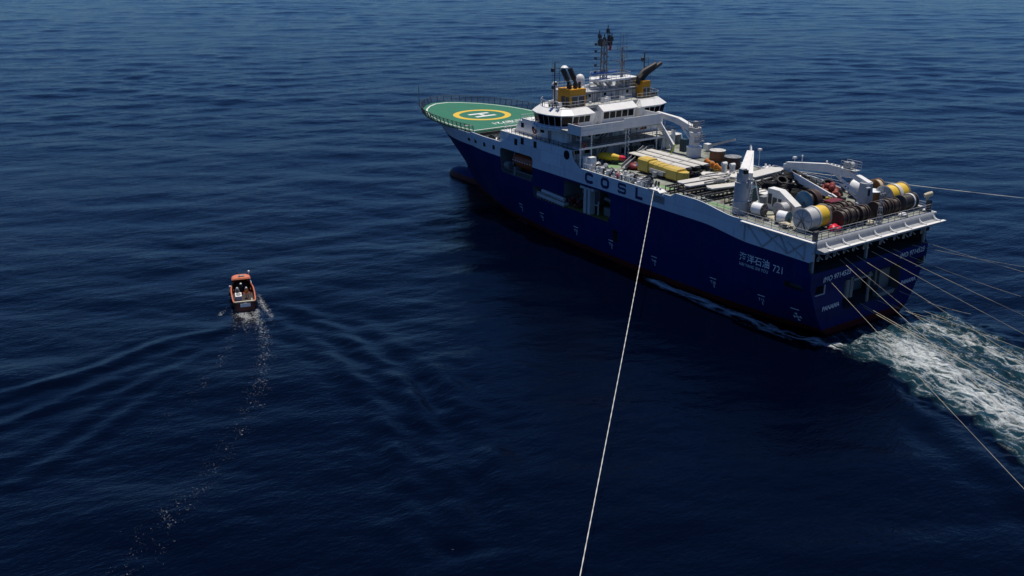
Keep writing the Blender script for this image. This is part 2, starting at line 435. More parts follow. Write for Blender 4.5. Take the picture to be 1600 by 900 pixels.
def build_sea():
    half = R(36)
    az_in = np.linspace(YAW - half, YAW + half, 960)
    az_out = np.linspace(YAW + half, YAW - half + 2 * math.pi, 90)[1:-1]
    az = np.concatenate([az_in, az_out])
    # radii: equal steps of view angle from steep to grazing, then out to the horizon
    dep = np.concatenate([np.linspace(R(42), R(12), 560), np.linspace(R(12), R(3.2), 470)[1:]])
    rad = CAM.z / np.tan(dep)
    rad = np.concatenate([[4, 15, 28, 40, 50], rad, np.geomspace(rad[-1] * 1.02, 90000, 90)])
    na, nr = len(az), len(rad)
    RR, AA = np.meshgrid(rad, az, indexing='ij')
    X = CAM.x + RR * np.cos(AA); Y = CAM.y + RR * np.sin(AA)
    dr = np.gradient(rad)[:, None] * np.ones((1, na)); dt = RR * R(0.075)
    sp = np.maximum(dr, dt)
    Z = np.zeros_like(X)
    main = YAW + R(8)
    for i in range(80):
        lam = math.exp(rng.uniform(math.log(1.8), math.log(44)))
        th = main + rng.normal(0, R(30 if lam < 7 else 28))
        k = 2 * math.pi / lam
        slope = 0.0115 * (0.95 if lam < 7 else (1.08 if lam < 16 else 0.62))
        amp = slope / k
        ph = rng.uniform(0, 2 * math.pi)
        att = np.clip(lam / sp / 2.2 - 0.7, 0, 1)
        arg = k * (X * math.cos(th) + Y * math.sin(th)) + ph
        Z += att * amp * (np.sin(arg) + 0.18 * np.cos(2 * arg))
    # patches of rougher and calmer water
    calm = 0.75 + 0.25 * np.sin(X * 0.013 + Y * 0.021 + 1.0) * np.sin(X * 0.019 - Y * 0.011)
    Z *= calm
    sub = RR < 400
    Zall = Z; X0, Y0 = X, Y
    X = X0[sub]; Y = Y0[sub]; Z = Zall[sub]; near = np.ones(X.shape, bool)
    # wake of the work boat: curved crests spreading on both sides
    crests = [
        ([(49.5, 68.6), (46.6, 71.6), (46.2, 75.3), (45.6, 80.4), (42.5, 88.1), (41.5, 94.7), (41.5, 98.8), (41.6, 110)], [.12, .24, .33, .33, .31, .3, .28, .22], 1.1),
        ([(46.0, 71.0), (42.5, 78.3), (38.6, 86.6), (35.6, 93.4), (33.6, 100.3), (31.9, 110.0)], [.08, .22, .3, .3, .26, .2], 1.1),
        ([(40.2, 75.6), (36.5, 82.3), (31.6, 90.8), (27.1, 97.0), (25.4, 101.5), (22.8, 108.4)], [.04, .14, .18, .18, .15, .1], 1.1),
        ([(36.0, 79), (30.5, 86.3), (24.6, 93.8), (20.1, 101.0)], [.03, .12, .14, .1], 1.1),
        ([(53.4, 63.0), (49.1, 60.9), (41.1, 59.6), (30.4, 59.2), (20.6, 60.0), (11.6, 61.9), (0.4, 65.4), (-12, 71)], [.14, .34, .5, .56, .56, .5, .42, .3], 1.4),
        ([(50.0, 63.7), (40.4, 63.0), (28.3, 63.2), (14.0, 65.2), (2.6, 68.5), (-8.1, 73.1), (-19.3, 78.9)], [.1, .3, .44, .48, .48, .44, .36], 1.5),
        ([(46.1, 59.7), (36.6, 56.4), (22.5, 54.9), (11.0, 56.6), (-1.8, 60.6), (-14, 66)], [.07, .25, .32, .32, .26, .16], 1.6),
        ([(52.0, 60.5), (47, 58.0), (38.0, 54.6), (26, 52.0), (14, 51)], [.06, .13, .15, .12, .06], 1.4),
    ]
    for pts, amp, w in crests:
        d, a, s = seg_dist(X, Y, smooth_poly(pts), np.interp(np.linspace(0, 1, (len(pts) - 1) * 6 + 1), np.linspace(0, 1, len(pts)), amp))
        mod = 0.55 + 0.25 * np.sin(X * 0.37 + Y * 0.29 + 3 * w) + 0.2 * np.sin(X * 0.9 - Y * 0.7 + 5 * w)
        Z += np.where(near, mod * a * (np.exp(-(d / w) ** 2) - 0.55 * np.exp(-((d - 1.9 * w) / w) ** 2)), 0)
    # ---- foam amounts (0..1) and churned water
    foam = np.zeros_like(X); churn = np.zeros_like(X)
    def lay(pts, vals, w0, w1, amount=1.0):
        n = (len(pts) - 1) * 6 + 1; u = np.linspace(0, 1, n)
        P = smooth_poly(pts)
        d, wv, s = seg_dist(X, Y, P, w0 + (w1 - w0) * u)
        d2, vv, s2 = seg_dist(X, Y, P, np.interp(u, np.linspace(0, 1, len(vals)), vals))
        f = vv * np.exp(-(d / np.maximum(wv, 0.05)) ** 2) * amount
        return np.where(near, f, 0)
    parts_ = [
        lay([(51.3, 67.9), (47, 69.4), (43.5, 71.0), (34.1, 76.6), (27.8, 82.5), (20.2, 89.5)], [.62, .54, .48, .46, .44, .25], 1.2, 2.6),
        lay([(51.0, 65.0), (45, 66.6), (40.1, 68.0), (29.2, 72.7), (22.2, 77.2), (14.1, 83.0), (4.7, 91.6), (-3, 98.5)], [.9, .66, .56, .5, .46, .45, .44, .42], 1.2, 4.4),
        lay([(52.0, 66.6), (49.4, 66.9), (46.0, 67.8), (42, 69.6)], [1.0, .85, .6, .3], 1.5, 1.7),
        lay([(57.5, 62.3), (53.0, 63.2), (48, 64.0), (43, 66)], [.4, .85, .7, .4], 0.6, 1.2),
        lay([(1.0, -17.5), (-3.0, -19.5), (-8, -21.0), (-14, -22.5), (-24, -25)], [.0, .5, .55, .55, .5], 0.5, 0.8),  # painted glints: sparkle in the starboard wake laid down as foam specks
        lay([(54.5, 67.5), (52.3, 69.3), (50.6, 70.5)], [.3, .8, .3], 0.45, 0.7),
        ]
    speck = np.zeros_like(X)
    for f in parts_: speck = np.maximum(speck, f)
    parts_ = [
        # ship: wash along the side, then the wake behind the transom
        lay([(33.0, 11.2), (29.0, 11.8), (25.5, 12.0), (17.2, 12.1), (8.6, 12.0), (2.5, 11.2), (-3.3, 10.2)], [.0, .9, 1.0, .92, .82, .76, .8], 0.8, 2.7),
        lay([(97, 1.4), (88, 4.6), (80, 6.6), (72, 8.6), (64, 10.0), (52, 11.0), (40, 11.2), (33, 11.2)], [.3, .55, .5, .55, .62, .5, .4, .5], 0.35, 0.5),
        lay([(76, 8.6), (72, 10.2), (67, 11.6), (60, 13.2)], [.0, .5, .45, .0], 0.5, 0.7),
    ]
    for f in parts_: foam = np.maximum(foam, f)
    # wake body: between an upper and a lower edge that fan out aft
    upx = [60, 1, -1, -2.9, -11.2, -18.1, -27.8, -60]; upy = [-6, -8.5, -11.5, -14.0, -13.0, -10.2, -6.6, 5]
    lox = [60, 1, -1, -5.5, -13.2, -21.5, -27.3, -32.6, -60]; loy = [6, 9.5, 11.4, 12.6, 13.4, 15.4, 17.4, 19.4, 31]
    def fn(xs, ys, x): o = np.argsort(xs); return np.interp(x, np.array(xs)[o], np.array(ys)[o])
    wob = 0.9 * np.sin(X * 0.55 + 0.4 * Y) + 0.5 * np.sin(X * 1.3 - Y * 0.8 + 2)
    yu = fn(upx, upy, X) + wob; yl = fn(lox, loy, X) + wob
    mid = fn([60, 0, -3.9, -10.9, -17.4, -23.4, -35.5, -60], [1, 1.5, 2.2, 4.4, 6.3, 8.3, 12.4, 20], X)
    inside = np.clip((Y - yu) / 2.6, 0, 1) ** .7 * np.clip((yl - Y) / 3.0, 0, 1) ** .7 * np.clip((-X + 0.8) / 1.6, 0, 1)
    core = np.exp(-((Y - mid) / 3.6) ** 2) * np.clip((-X - 1) / 9, 0, 1)
    mid2 = fn([60, 0, -8, -15, -22, -40], [-5, -5.2, -5.4, -4.8, -2.4, 4], X)
    core2 = np.exp(-((Y - mid2) / 1.3) ** 2) * np.clip((-X - 1) / 5, 0, 1)
    edge = np.exp(-((Y - yl + 1.0) / 0.8) ** 2) + 0.7 * np.exp(-((Y - yu - 0.8) / 0.7) ** 2)
    wake = inside * np.clip(0.54 + 0.3 * core + 0.24 * core2 + 0.05 * edge, 0, 0.94) * np.clip((70 + X) / 30, 0, 1)
    wake = np.where(near & (X < 1), wake, 0)
    foam = np.maximum(foam, wake)
    churn = np.clip(wake * 1.5, 0, 1)
    tz = np.zeros_like(X)
    for i in range(26):
        lam = math.exp(rng.uniform(math.log(0.9), math.log(5.0))); th = rng.uniform(0, 2 * math.pi)
        tz += np.sin(2 * math.pi / lam * (X * math.cos(th) + Y * math.sin(th)) + rng.uniform(0, 6.3)) * lam * 0.012
    Z += tz * 1.6 * churn + 0.3 * np.where(near, inside * core, 0)
    # swell lifted along the edges of the wake, shoulder wave of the ship
    d, v, s = seg_dist(X, Y, [(-1, 10.0), (-5.5, 12.6), (-13.2, 14.6), (-21.5, 17.4), (-32.6, 22), (-45, 28)])
    Z += np.where(near, 0.16 * np.exp(-(d / 1.6) ** 2) - 0.1 * np.exp(-((d - 3.2) / 1.6) ** 2), 0)
    Zall[sub] = Z; Z = Zall; X, Y = X0, Y0
    ss = np.zeros_like(X); ss[sub] = speck
    ff = np.zeros_like(X); ff[sub] = foam; cc = np.zeros_like(X); cc[sub] = churn; foam, churn = ff, cc
    verts = np.stack([X, Y, Z], -1).reshape(-1, 3)
    nv = len(verts)
    idx = np.arange(nv).reshape(nr, na)
    a = idx[:-1, :]; b = np.roll(idx, -1, 1)[:-1, :]; c = np.roll(idx, -1, 1)[1:, :]; d_ = idx[1:, :]
    quads = np.stack([a, d_, c, b], -1).reshape(-1, 4)
    quads = quads[:, ::-1]
    me = bpy.data.meshes.new("sea")
    # centre fan
    cen = nv
    verts = np.vstack([verts, [[CAM.x, CAM.y, 0]]])
    ring = idx[0]; tri = np.stack([np.full(na, cen), ring, np.roll(ring, -1)], -1)
    nq, ntri = len(quads), len(tri)
    me.vertices.add(len(verts)); me.vertices.foreach_set("co", verts.astype(np.float32).ravel())
    me.loops.add(nq * 4 + ntri * 3)
    me.loops.foreach_set("vertex_index", np.concatenate([quads.ravel(), tri.ravel()]).astype(np.int32))
    me.polygons.add(nq + ntri)
    me.polygons.foreach_set("loop_start", np.concatenate([np.arange(nq) * 4, nq * 4 + np.arange(ntri) * 3]).astype(np.int32))
    me.update(calc_edges=True); me.validate()
    me.polygons.foreach_set("use_smooth", np.ones(len(me.polygons), bool))
    at = me.attributes.new("foam", 'FLOAT', 'POINT'); at.data.foreach_set("value", np.append(foam.ravel(), 0).astype(np.float32))
    at = me.attributes.new("churn", 'FLOAT', 'POINT'); at.data.foreach_set("value", np.append(churn.ravel(), 0).astype(np.float32))
    at = me.attributes.new("speck", 'FLOAT', 'POINT'); at.data.foreach_set("value", np.append(ss.ravel(), 0).astype(np.float32))
    o = bpy.data.objects.new("sea", me); COL.objects.link(o)
    if me.polygons[nq // 3].normal.z < 0: me.flip_normals()
    tag(o, "dark blue open sea with low swell", "sea", kind="structure")
    me.materials.append(sea_material())
    return o

def sea_material():
    m, nt, p = new_mat("sea water")
    N, L = nt.nodes, nt.links
    tc = N.new("ShaderNodeTexCoord")
    rot = N.new("ShaderNodeMapping"); rot.inputs["Rotation"].default_value = (0, 0, -(YAW + R(20)))
    L.new(tc.outputs["Object"], rot.inputs[0])
    st = N.new("ShaderNodeMapping"); st.inputs["Scale"].default_value = (1.0, 0.45, 1.0); L.new(rot.outputs[0], st.inputs[0])
    def noise(scale, det, vec, rough=0.55, dist=0.0):
        n = N.new("ShaderNodeTexNoise"); n.inputs["Scale"].default_value = scale; n.inputs["Detail"].default_value = det
        n.inputs["Roughness"].default_value = rough; n.inputs["Distortion"].default_value = dist
        L.new(vec, n.inputs["Vector"]); return n.outputs["Fac"]
    def math_(op, a, b=None, clamp=False):
        n = N.new("ShaderNodeMath"); n.operation = op; n.use_clamp = clamp
        for i, v in enumerate((a, b)):
            if v is None: continue
            if isinstance(v, (int, float)): n.inputs[i].default_value = v
            else: L.new(v, n.inputs[i])
        return n.outputs[0]
    r1 = noise(1.1, 5, st.outputs[0], 0.6, 0.4)
    r2 = noise(0.28, 3, st.outputs[0], 0.5)
    gust = noise(0.02, 3, rot.outputs[0])
    b1 = N.new("ShaderNodeBump"); b1.inputs["Distance"].default_value = 0.085; L.new(r1, b1.inputs["Height"])
    L.new(math_('MULTIPLY_ADD', gust, 0.7), b1.inputs["Strength"])
    b1.inputs["Strength"].default_value = 0.5
    r0 = noise(0.075, 3, st.outputs[0], 0.55, 0.5)
    b0 = N.new("ShaderNodeBump"); b0.inputs["Distance"].default_value = 0.8; b0.inputs["Strength"].default_value = 0.45; L.new(r0, b0.inputs["Height"])
    b2 = N.new("ShaderNodeBump"); L.new(b0.outputs[0], b2.inputs["Normal"]); b2.inputs["Distance"].default_value = 0.25; b2.inputs["Strength"].default_value = 0.4
    L.new(r2, b2.inputs["Height"]); L.new(b2.outputs[0], b1.inputs["Normal"])
    st3 = N.new("ShaderNodeMapping"); st3.inputs["Rotation"].default_value = (0, 0, -(YAW - R(28))); st3.inputs["Scale"].default_value = (1.0, 0.5, 1.0); L.new(tc.outputs["Object"], st3.inputs[0])
    r3 = noise(2.6, 3, st3.outputs[0], 0.55)
    b3 = N.new("ShaderNodeBump"); b3.inputs["Distance"].default_value = 0.1; b3.inputs["Strength"].default_value = 0.6
    L.new(r3, b3.inputs["Height"]); L.new(b1.outputs[0], b3.inputs["Normal"]); b1 = b3
    p.inputs["Base Color"].default_value = (0.0002, 0.0012, 0.0062, 1)
    p.inputs["Roughness"].default_value = 0.025
    p.inputs["IOR"].default_value = 1.24
    L.new(b1.outputs[0], p.inputs["Normal"])
    # foam: broken by noise, streaks stretched along the wake
    fo = N.new("ShaderNodeAttribute"); fo.attribute_name = "foam"
    ch = N.new("ShaderNodeAttribute"); ch.attribute_name = "churn"
    fm = N.new("ShaderNodeMapping"); fm.inputs["Rotation"].default_value = (0, 0, R(17)); fm.inputs["Scale"].default_value = (0.27, 1.0, 1.0)
    L.new(tc.outputs["Object"], fm.inputs[0])
    f1 = noise(1.1, 9, fm.outputs[0], 0.68, 1.2)
    f2 = noise(4.5, 6, tc.outputs["Object"], 0.75, 0.6)
    vo = N.new("ShaderNodeTexVoronoi"); vo.feature = 'DISTANCE_TO_EDGE'; vo.inputs["Scale"].default_value = 0.9
    vd = N.new("ShaderNodeMix"); vd.data_type = 'VECTOR'; vd.inputs["Factor"].default_value = 0.25
    nv = N.new("ShaderNodeTexNoise"); nv.inputs["Scale"].default_value = 0.9; nv.inputs["Detail"].default_value = 5; L.new(fm.outputs[0], nv.inputs["Vector"])
    va = N.new("ShaderNodeVectorMath"); va.operation = 'MULTIPLY_ADD'; L.new(nv.outputs["Color"], va.inputs[0]); va.inputs[1].default_value = (1.6, 1.6, 1.6); L.new(fm.outputs[0], va.inputs[2])
    L.new(va.outputs[0], vo.inputs["Vector"])
    lace = math_('SUBTRACT', 0.30, math_('MULTIPLY', vo.outputs["Distance"], 1.6))
    f3 = noise(9.0, 3, tc.outputs["Object"], 0.7, 0.3)
    comb = math_('ADD', math_('MULTIPLY', f1, 0.42), math_('MULTIPLY', f2, 0.38))
    comb = math_('ADD', comb, math_('MULTIPLY', f3, 0.2))
    comb = math_('ADD', comb, math_('MULTIPLY', lace, 0.3))
    thr = math_('SUBTRACT', 0.84, math_('MULTIPLY', fo.outputs["Fac"], 0.50))
    fac = math_('MULTIPLY', math_('SUBTRACT', comb, thr), 4.2, True)
    fac = math_('MULTIPLY', fac, math_('MULTIPLY', fo.outputs["Fac"], 6.0, True), True)
    sk_ = N.new("ShaderNodeAttribute"); sk_.attribute_name = "speck"
    g1 = noise(5.0, 3, tc.outputs["Object"], 0.6, 0.8)
    g2 = noise(0.5, 3, tc.outputs["Object"], 0.5)
    sp_ = math_('ADD', math_('MULTIPLY', g1, 0.75), math_('MULTIPLY', g2, 0.25))
    spf = math_('MULTIPLY', math_('SUBTRACT', sp_, math_('SUBTRACT', 0.79, math_('MULTIPLY', sk_.outputs["Fac"], 0.42))), 9.0, True)
    spf = math_('MULTIPLY', spf, math_('MULTIPLY', sk_.outputs["Fac"], 8.0, True), True)
    fac = math_('MULTIPLY', math_('MAXIMUM', fac, math_('MULTIPLY', spf, 0.42)), 0.9)
    # aerated water under dense foam is turquoise and cloudy
    mixc = N.new("ShaderNodeMix"); mixc.data_type = 'RGBA'
    mixc.inputs["A"].default_value = (0.0002, 0.0012, 0.0062, 1); mixc.inputs["B"].default_value = (0.02, 0.075, 0.1, 1)
    aer = N.new("ShaderNodeMapRange"); aer.inputs["From Min"].default_value = 0.6; aer.inputs["From Max"].default_value = 0.95; L.new(ch.outputs["Fac"], aer.inputs["Value"])
    L.new(math_('MULTIPLY', aer.outputs[0], f1), mixc.inputs["Factor"])
    L.new(mixc.outputs["Result"], p.inputs["Base Color"])
    fb = N.new("ShaderNodeBsdfDiffuse"); fb.inputs["Color"].default_value = (0.7, 0.74, 0.74, 1)
    bf = N.new("ShaderNodeBump"); bf.inputs["Strength"].default_value = 0.8; bf.inputs["Distance"].default_value = 0.25; L.new(comb, bf.inputs["Height"]); L.new(bf.outputs[0], fb.inputs["Normal"])
    ms = N.new("ShaderNodeMixShader")
    L.new(fac, ms.inputs[0]); L.new(p.outputs[0], ms.inputs[1]); L.new(fb.outputs[0], ms.inputs[2])
    L.new(ms.outputs[0], nt.nodes["Material Output"].inputs["Surface"])
    return m
build_sea()

# ================================================================== SURVEY SHIP
SHIP = thing("survey_ship", "large dark blue and white survey ship with green helideck and cluttered stern deck", "ship")
D = 13.4                               # working deck level above the water
ZL = [-4, -1, 1, 3, 5.5, 7, 9, 11.4, D]
def stemx(z): return float(np.interp(z, [-4, -1, 1, 4, 8, 11, 14], [96.6, 97.0, 97.6, 99.8, 104, 106.7, 109.0]))
_ST = {0: [4, 6.4, 8.9, 10.1, 11.2, 11.9, 12, 12, 12], 8: [7, 8.6, 10.0, 10.9, 11.7, 12, 12, 12, 12], 16: [8.5, 9.7, 10.6, 11.2, 11.8, 12, 12, 12, 12],
       31: [9.5, 10.5, 11.1, 11.6, 12, 12, 12, 12, 12], 50: [9.5, 10.4, 11.0, 11.5, 11.9, 12, 12, 12, 12], 62: [8, 9.4, 10.1, 10.8, 11.5, 11.85, 12, 12, 12],
       73: [5.5, 7.6, 8.6, 9.5, 10.5, 11.0, 11.4, 11.8, 12], 80: [3.6, 5.4, 6.5, 7.6, 8.8, 9.5, 10.2, 10.9, 11.45]}
_SX = sorted(_ST); _SB = np.array([_ST[x] for x in _SX])
_PW = np.interp(ZL, [-4, 1, 3, 7, 11, 14], [1.0, 1.15, 1.25, 1.5, 2.0, 2.6])
def _cub(xs, ys, x):
    """monotone-ish cubic through the stations"""
    i = int(np.clip(np.searchsorted(xs, x) - 1, 0, len(xs) - 2)); h = xs[i + 1] - xs[i]; t = (x - xs[i]) / h
    def sl(k):
        if k <= 0 or k >= len(xs) - 1: return 0.0 if k <= 0 else (ys[-1] - ys[-2]) / (xs[-1] - xs[-2]) * 1.2
        a = (ys[k] - ys[k - 1]) / (xs[k] - xs[k - 1]); b = (ys[k + 1] - ys[k]) / (xs[k + 1] - xs[k])
        return 0.0 if a * b <= 0 else 2 * a * b / (a + b)
    m0, m1 = sl(i), sl(i + 1)
    return (2 * t ** 3 - 3 * t ** 2 + 1) * ys[i] + (t ** 3 - 2 * t ** 2 + t) * h * m0 + (-2 * t ** 3 + 3 * t ** 2) * ys[i + 1] + (t ** 3 - t ** 2) * h * m1
def hb_level(x, j):
    z = ZL[j]; sx = stemx(z)
    if x <= 80: return _cub(_SX, _SB[:, j], x)
    if x >= sx: return 0.0
    s = (x - 80) / (sx - 80)
    return _SB[-1, j] * (1 - s ** _PW[j])
def hb(x, z):
    """half breadth of the hull at x and height z"""
    if z >= ZL[-1]: return hb_level(x, len(ZL) - 1) + (0.0 if x < 80 else 0.15 * (z - D))
    j = int(np.clip(np.searchsorted(ZL, z) - 1, 0, len(ZL) - 2)); t = (z - ZL[j]) / (ZL[j + 1] - ZL[j])
    return hb_level(x, j) * (1 - t) + hb_level(x, j + 1) * t

def build_hull():
    xs = list(np.linspace(0, 80, 61)) + [None] * 26
    rows = []
    for i, x in enumerate(xs):
        row = []
        for j, z in enumerate(ZL):
            if x is not None: xx = x
            else:
                s = (i - 60) / 26.0; s = 1 - (1 - s) ** 1.5; xx = 80 + s * (stemx(z) - 80)
            row.append((xx, max(hb_level(xx, j), 0.0 if i < len(xs) - 1 else 0.02), z))
        rows.append(row)
    n = len(ZL); V = []; Fc = []
    for row in rows: V += row + [(x, -y, z) for x, y, z in row]
    m = 2 * n
    for i in range(len(rows) - 1):
        for j in range(n - 1):
            a = i * m + j; Fc.append((a, a + m, a + m + 1, a + 1))
            a = i * m + n + j; Fc.append((a, a + 1, a + m + 1, a + m))
        Fc.append((i * m + n - 1, (i + 1) * m + n - 1, (i + 1) * m + 2 * n - 1, i * m + 2 * n - 1))
        Fc.append((i * m, i * m + n, (i + 1) * m + n, (i + 1) * m))
    Fc.append(tuple(range(n)) + tuple(range(n, 2 * n))[::-1])
    e = (len(rows) - 1) * m
    Fc.append(tuple(e + n + k for k in range(n)) + tuple(e + k for k in range(n))[::-1])
    mb = MB().add(V, Fc)
    return mb.build("hull", hullpaint, SHIP, smooth=28)
hull = build_hull()

def cut(target, mb, m):
    c = mb.build("cutter", m, None, smooth=0)
    md = target.modifiers.new("cut", 'BOOLEAN'); md.operation = 'DIFFERENCE'; md.solver = 'EXACT'; md.object = c
    try: md.material_mode = 'TRANSFER'
    except Exception: pass
    dg = bpy.context.evaluated_depsgraph_get(); dg.update()
    me = bpy.data.meshes.new_from_object(target.evaluated_get(dg))
    target.modifiers.clear(); target.data = me
    bpy.data.objects.remove(c)
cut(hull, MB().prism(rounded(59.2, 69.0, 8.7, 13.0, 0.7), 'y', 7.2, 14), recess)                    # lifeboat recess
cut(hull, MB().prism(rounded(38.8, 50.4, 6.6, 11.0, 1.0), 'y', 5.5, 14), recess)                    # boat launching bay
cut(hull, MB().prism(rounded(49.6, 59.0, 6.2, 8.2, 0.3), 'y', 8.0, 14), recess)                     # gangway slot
cut(hull, MB().prism(rounded(-3, 10, 9.1, 11.78, 0.2), 'y', -11.75, 11.75), shaderecess)             # streamer deck opening
cut(hull, MB().prism([(0.1, 9.1), (0.5, 9.5), (0.5, 10.5), (0.1, 10.8), (-3, 10.8), (-3, 9.1)], 'y', -13, 13), shaderecess)
cut(hull, MB().prism([(5.3, 3.6), (5.3, 7.2), (-6.4, 7.2), (-6.4, 3.6), (-5.9, 2.9), (4.8, 2.9)], 'x', -3, 11), shaderecess)   # gun deck opening
for y0 in (9.2, -11.5): cut(hull, MB().prism([(y0, 6.1), (y0 + 1.7, 6.1), (y0 + 1.7, 7.2), (y0, 7.2)], 'x', -3, 1.0), shaderecess)
cut(hull, MB().box(1.4, 4.2, 11, 13, 6.4, 7.2), shaderecess)                                         # side freeing port
cut(hull, MB().box(36.9, 38.2, 11, 13, 3.6, 5.6), shaderecess)
cut(hull, MB().prism([(69.4, -8), (69.4, 11.3), (79, 11.0), (86, 10.1), (86, -8)], 'z', 12.3, 15), white)   # mooring deck well
hull.data.set_sharp_from_angle(angle=R(28))
bulb = MB()
bulb.lathe([(0.02, 11.2), (0.9, 10.9), (1.6, 10.0), (2.1, 8.4), (2.35, 6), (2.4, 3), (2.2, 0), (1.6, -4)], (93.6, 0, -0.35), (1, 0, 0.0), 24)
MB_bulb = bulb.build("bulbous_bow", hullpaint, SHIP)

# bulwarks and upper side plating
def strip(x0, x1, topfn, z0, n=40, t=0.16, side=1, inset=0.0):
    mb = MB(); V = []
    for i in range(n + 1):
        x = x0 + (x1 - x0) * i / n; zt = topfn(x); y = hb(x, D) - inset; yt = y + (0 if x < 80 else 0.15 * (zt - D))
        V += [(x, side * y, z0), (x, side * yt, zt), (x, side * (yt - t), zt), (x, side * (y - t), z0)]
    Fc = []
    for i in range(n):
        for k in range(4): Fc.append((i * 4 + k, i * 4 + (k + 1) % 4, i * 4 + 4 + (k + 1) % 4, i * 4 + 4 + k))
    Fc += [(3, 2, 1, 0), (n * 4, n * 4 + 1, n * 4 + 2, n * 4 + 3)]
    return mb.add(V, Fc)
def side_top(x):
    if x <= 13.2: return D + 0.02
    if x < 21: t = (x - 13.2) / 7.8; return D + 0.8 * (3 * t * t - 2 * t ** 3)
    if x < 24.8: return D + 0.8
    if x < 25.6: return D + 0.8 - 0.6 * (x - 24.8) / 0.8
    if x < 46.6: return D + 0.2
    if x < 48.8: t = min(1, (x - 46.6) / 2.2); return D + 0.2 + 2.4 * (1 - math.sqrt(max(0, 1 - t * t))) ** 0.8
    if x < 65.6: return 16.0
    if x < 68.2: t = (x - 65.6) / 2.6; return 16.0 - 2.0 * (3 * t * t - 2 * t ** 3)
    return 14.0 if x < 79.5 else 13.7
for sd in (1, -1):
    strip(10, 27.2, side_top, D, 60, side=sd).build("bulwark", hullpaint, SHIP, smooth=30)
    strip(30.1, 79.5, side_top, D, 200, side=sd).build("bulwark", hullpaint, SHIP, smooth=30)
    strip(79.5, 107.5, side_top, D, 40, side=sd).build("bulwark", hullpaint, SHIP, smooth=30)
# fairlead notch for the side tow rope
for sd in (1, -1):
    f = MB(); f.box(27.4, 30.0, min(sd * 11.0, sd * 11.9), max(sd * 11.0, sd * 11.9), D + 0.03, D + 0.25)
    f.prism([(27.4, D + 0.3), (30.3, D + 0.3), (29.8, D + 0.55), (27.9, D + 0.55)], 'y', sd * 11.2, sd * 12.5)
    for xx in (28.1, 28.8, 29.6): f.tube((xx, sd * 11.8, D + 0.5), (xx, sd * 11.8, D + 0.95), 0.16)
    f.build("fairlead", white, SHIP)
bx = MB().box(26.9, 29.2, 12.012, 12.05, D - 1.35, D - 0.3); bx.build("fairlead_plate", midgrey, SHIP)

# decks
MB().prism([(0.1, -11.8), (48, -11.8), (48, 11.8), (0.1, 11.8)], 'z', D + 0.004, D + 0.03).build("working_deck", deckpaint, SHIP, smooth=0)
g = MB()
for x0, x1, y0, y1 in ((28.5, 46.5, 8.3, 9.3), (44, 47, 2, 8.2), (16.5, 20.5, 8.9, 10.2)): g.box(x0, x1, y0, y1, D + 0.034, D + 0.04)
g.build("painted_walkway", deckgreen, SHIP, smooth=0)
# side shelf and bracing where the aft deck overhangs the hull
for sd in (1, -1):
    s_ = MB(); s_.box(-0.2, 11.8, min(sd * 12.02, sd * 12.6), max(sd * 12.02, sd * 12.6), D - 0.22, D - 0.05)
    s_.build("deck_shelf", white, SHIP, smooth=0)
    s_ = MB()
    for a, b in (((11.4, D - 0.25), (11.4, 10.7)), ((11.2, D - 0.25), (8.2, 10.7)), ((8.2, 10.7), (5.6, D - 0.3)), ((5.6, D - 0.3), (4.0, 10.9)), ((4.0, 10.9), (1.2, D - 0.3)), ((1.4, 12.6), (1.4, 10.8)), ((8.6, D - 0.4), (4.0, 10.9)), ((1.3, 10.8), (4.2, 12.4))):
        s_.bar((a[0], sd * 12.09, a[1]), (b[0], sd * 12.09, b[1]), 0.14, 0.16)
    s_.build("deck_bracing", grey, SHIP, smooth=0)

# stern: curved chute over the streamer deck, pillars, hanging blocks
prof = [(0.3, D + 0.05), (0.0, D - 0.02), (-0.2, D - 0.25), (-0.26, D - 0.6), (-0.32, D - 0.95), (-1.45, D - 1.08), (-1.45, D - 1.32), (-0.5, D - 1.52), (0.3, D - 1.56)]
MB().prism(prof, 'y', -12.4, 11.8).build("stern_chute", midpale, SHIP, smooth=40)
MB().box(-1.6, -1.1, -12.9, 10.9, D - 1.075, D - 0.98).build("chute_lip", white, SHIP, smooth=0)
r_ = MB()
for k in range(8):
    y = 10.2 - k * 3.15
    r_.path([(-0.22, y, D - 0.35), (-0.4, y, D - 0.65), (-0.8, y, D - 0.85), (-1.45, y, D - 0.92)], 0.1, 6)
loose(r_, "chute_rib", white, SHIP, 35)
st = MB()
for y in (11.5, 1.0, -11.3): st.box(0.25, 0.6, y - 0.14, y + 0.12, 9.1, 11.78)
st.box(0.0, 0.35, -12.0, 12.0, 11.79, 11.85)
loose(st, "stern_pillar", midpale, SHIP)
for k in range(13):
    hk = MB()
    y = 10.6 - k * 1.75 + random.uniform(-.3, .3); z = 11.5; x = 0.6 + random.uniform(-.3, .6)
    hk.tube((x, y, z), (x, y, z - 0.5), 0.06); hk.torus((x, y, z - 0.75), 0.28, 0.09, (1, 0.3, 0), 10, 5)
    hk.path([(x - 0.2, y + .2, z - .1), (x - 0.5, y + .1, z - .5), (x - 0.5, y - .3, z - .75)], 0.07, 5)
    hk.build("towing_block", steel, SHIP)
gd = MB()
gd.box(0.25, 0.75, 3.0, 3.6, 4.2, 7.2); gd.tube((0.4, 4.3, 4.4), (0.4, 4.3, 6.9), 0.45, n=12); gd.tube((0.3, -0.2, 2.9), (0.3, -0.2, 7.2), 0.22); gd.box(0.1, 0.5, -0.6, 3.2, 6.5, 6.8)
gd.box(1.5, 3.5, -6.3, -4.2, 2.9, 6.2); gd.box(4, 6, -4, -2, 2.9, 5.4); gd.tube((1, -2.5, 4.6), (1, -2.5, 7.1), 0.18); gd.box(0.3, 1.2, -6.3, -2.6, 2.92, 3.5)
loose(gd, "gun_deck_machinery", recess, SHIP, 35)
fl = MB()
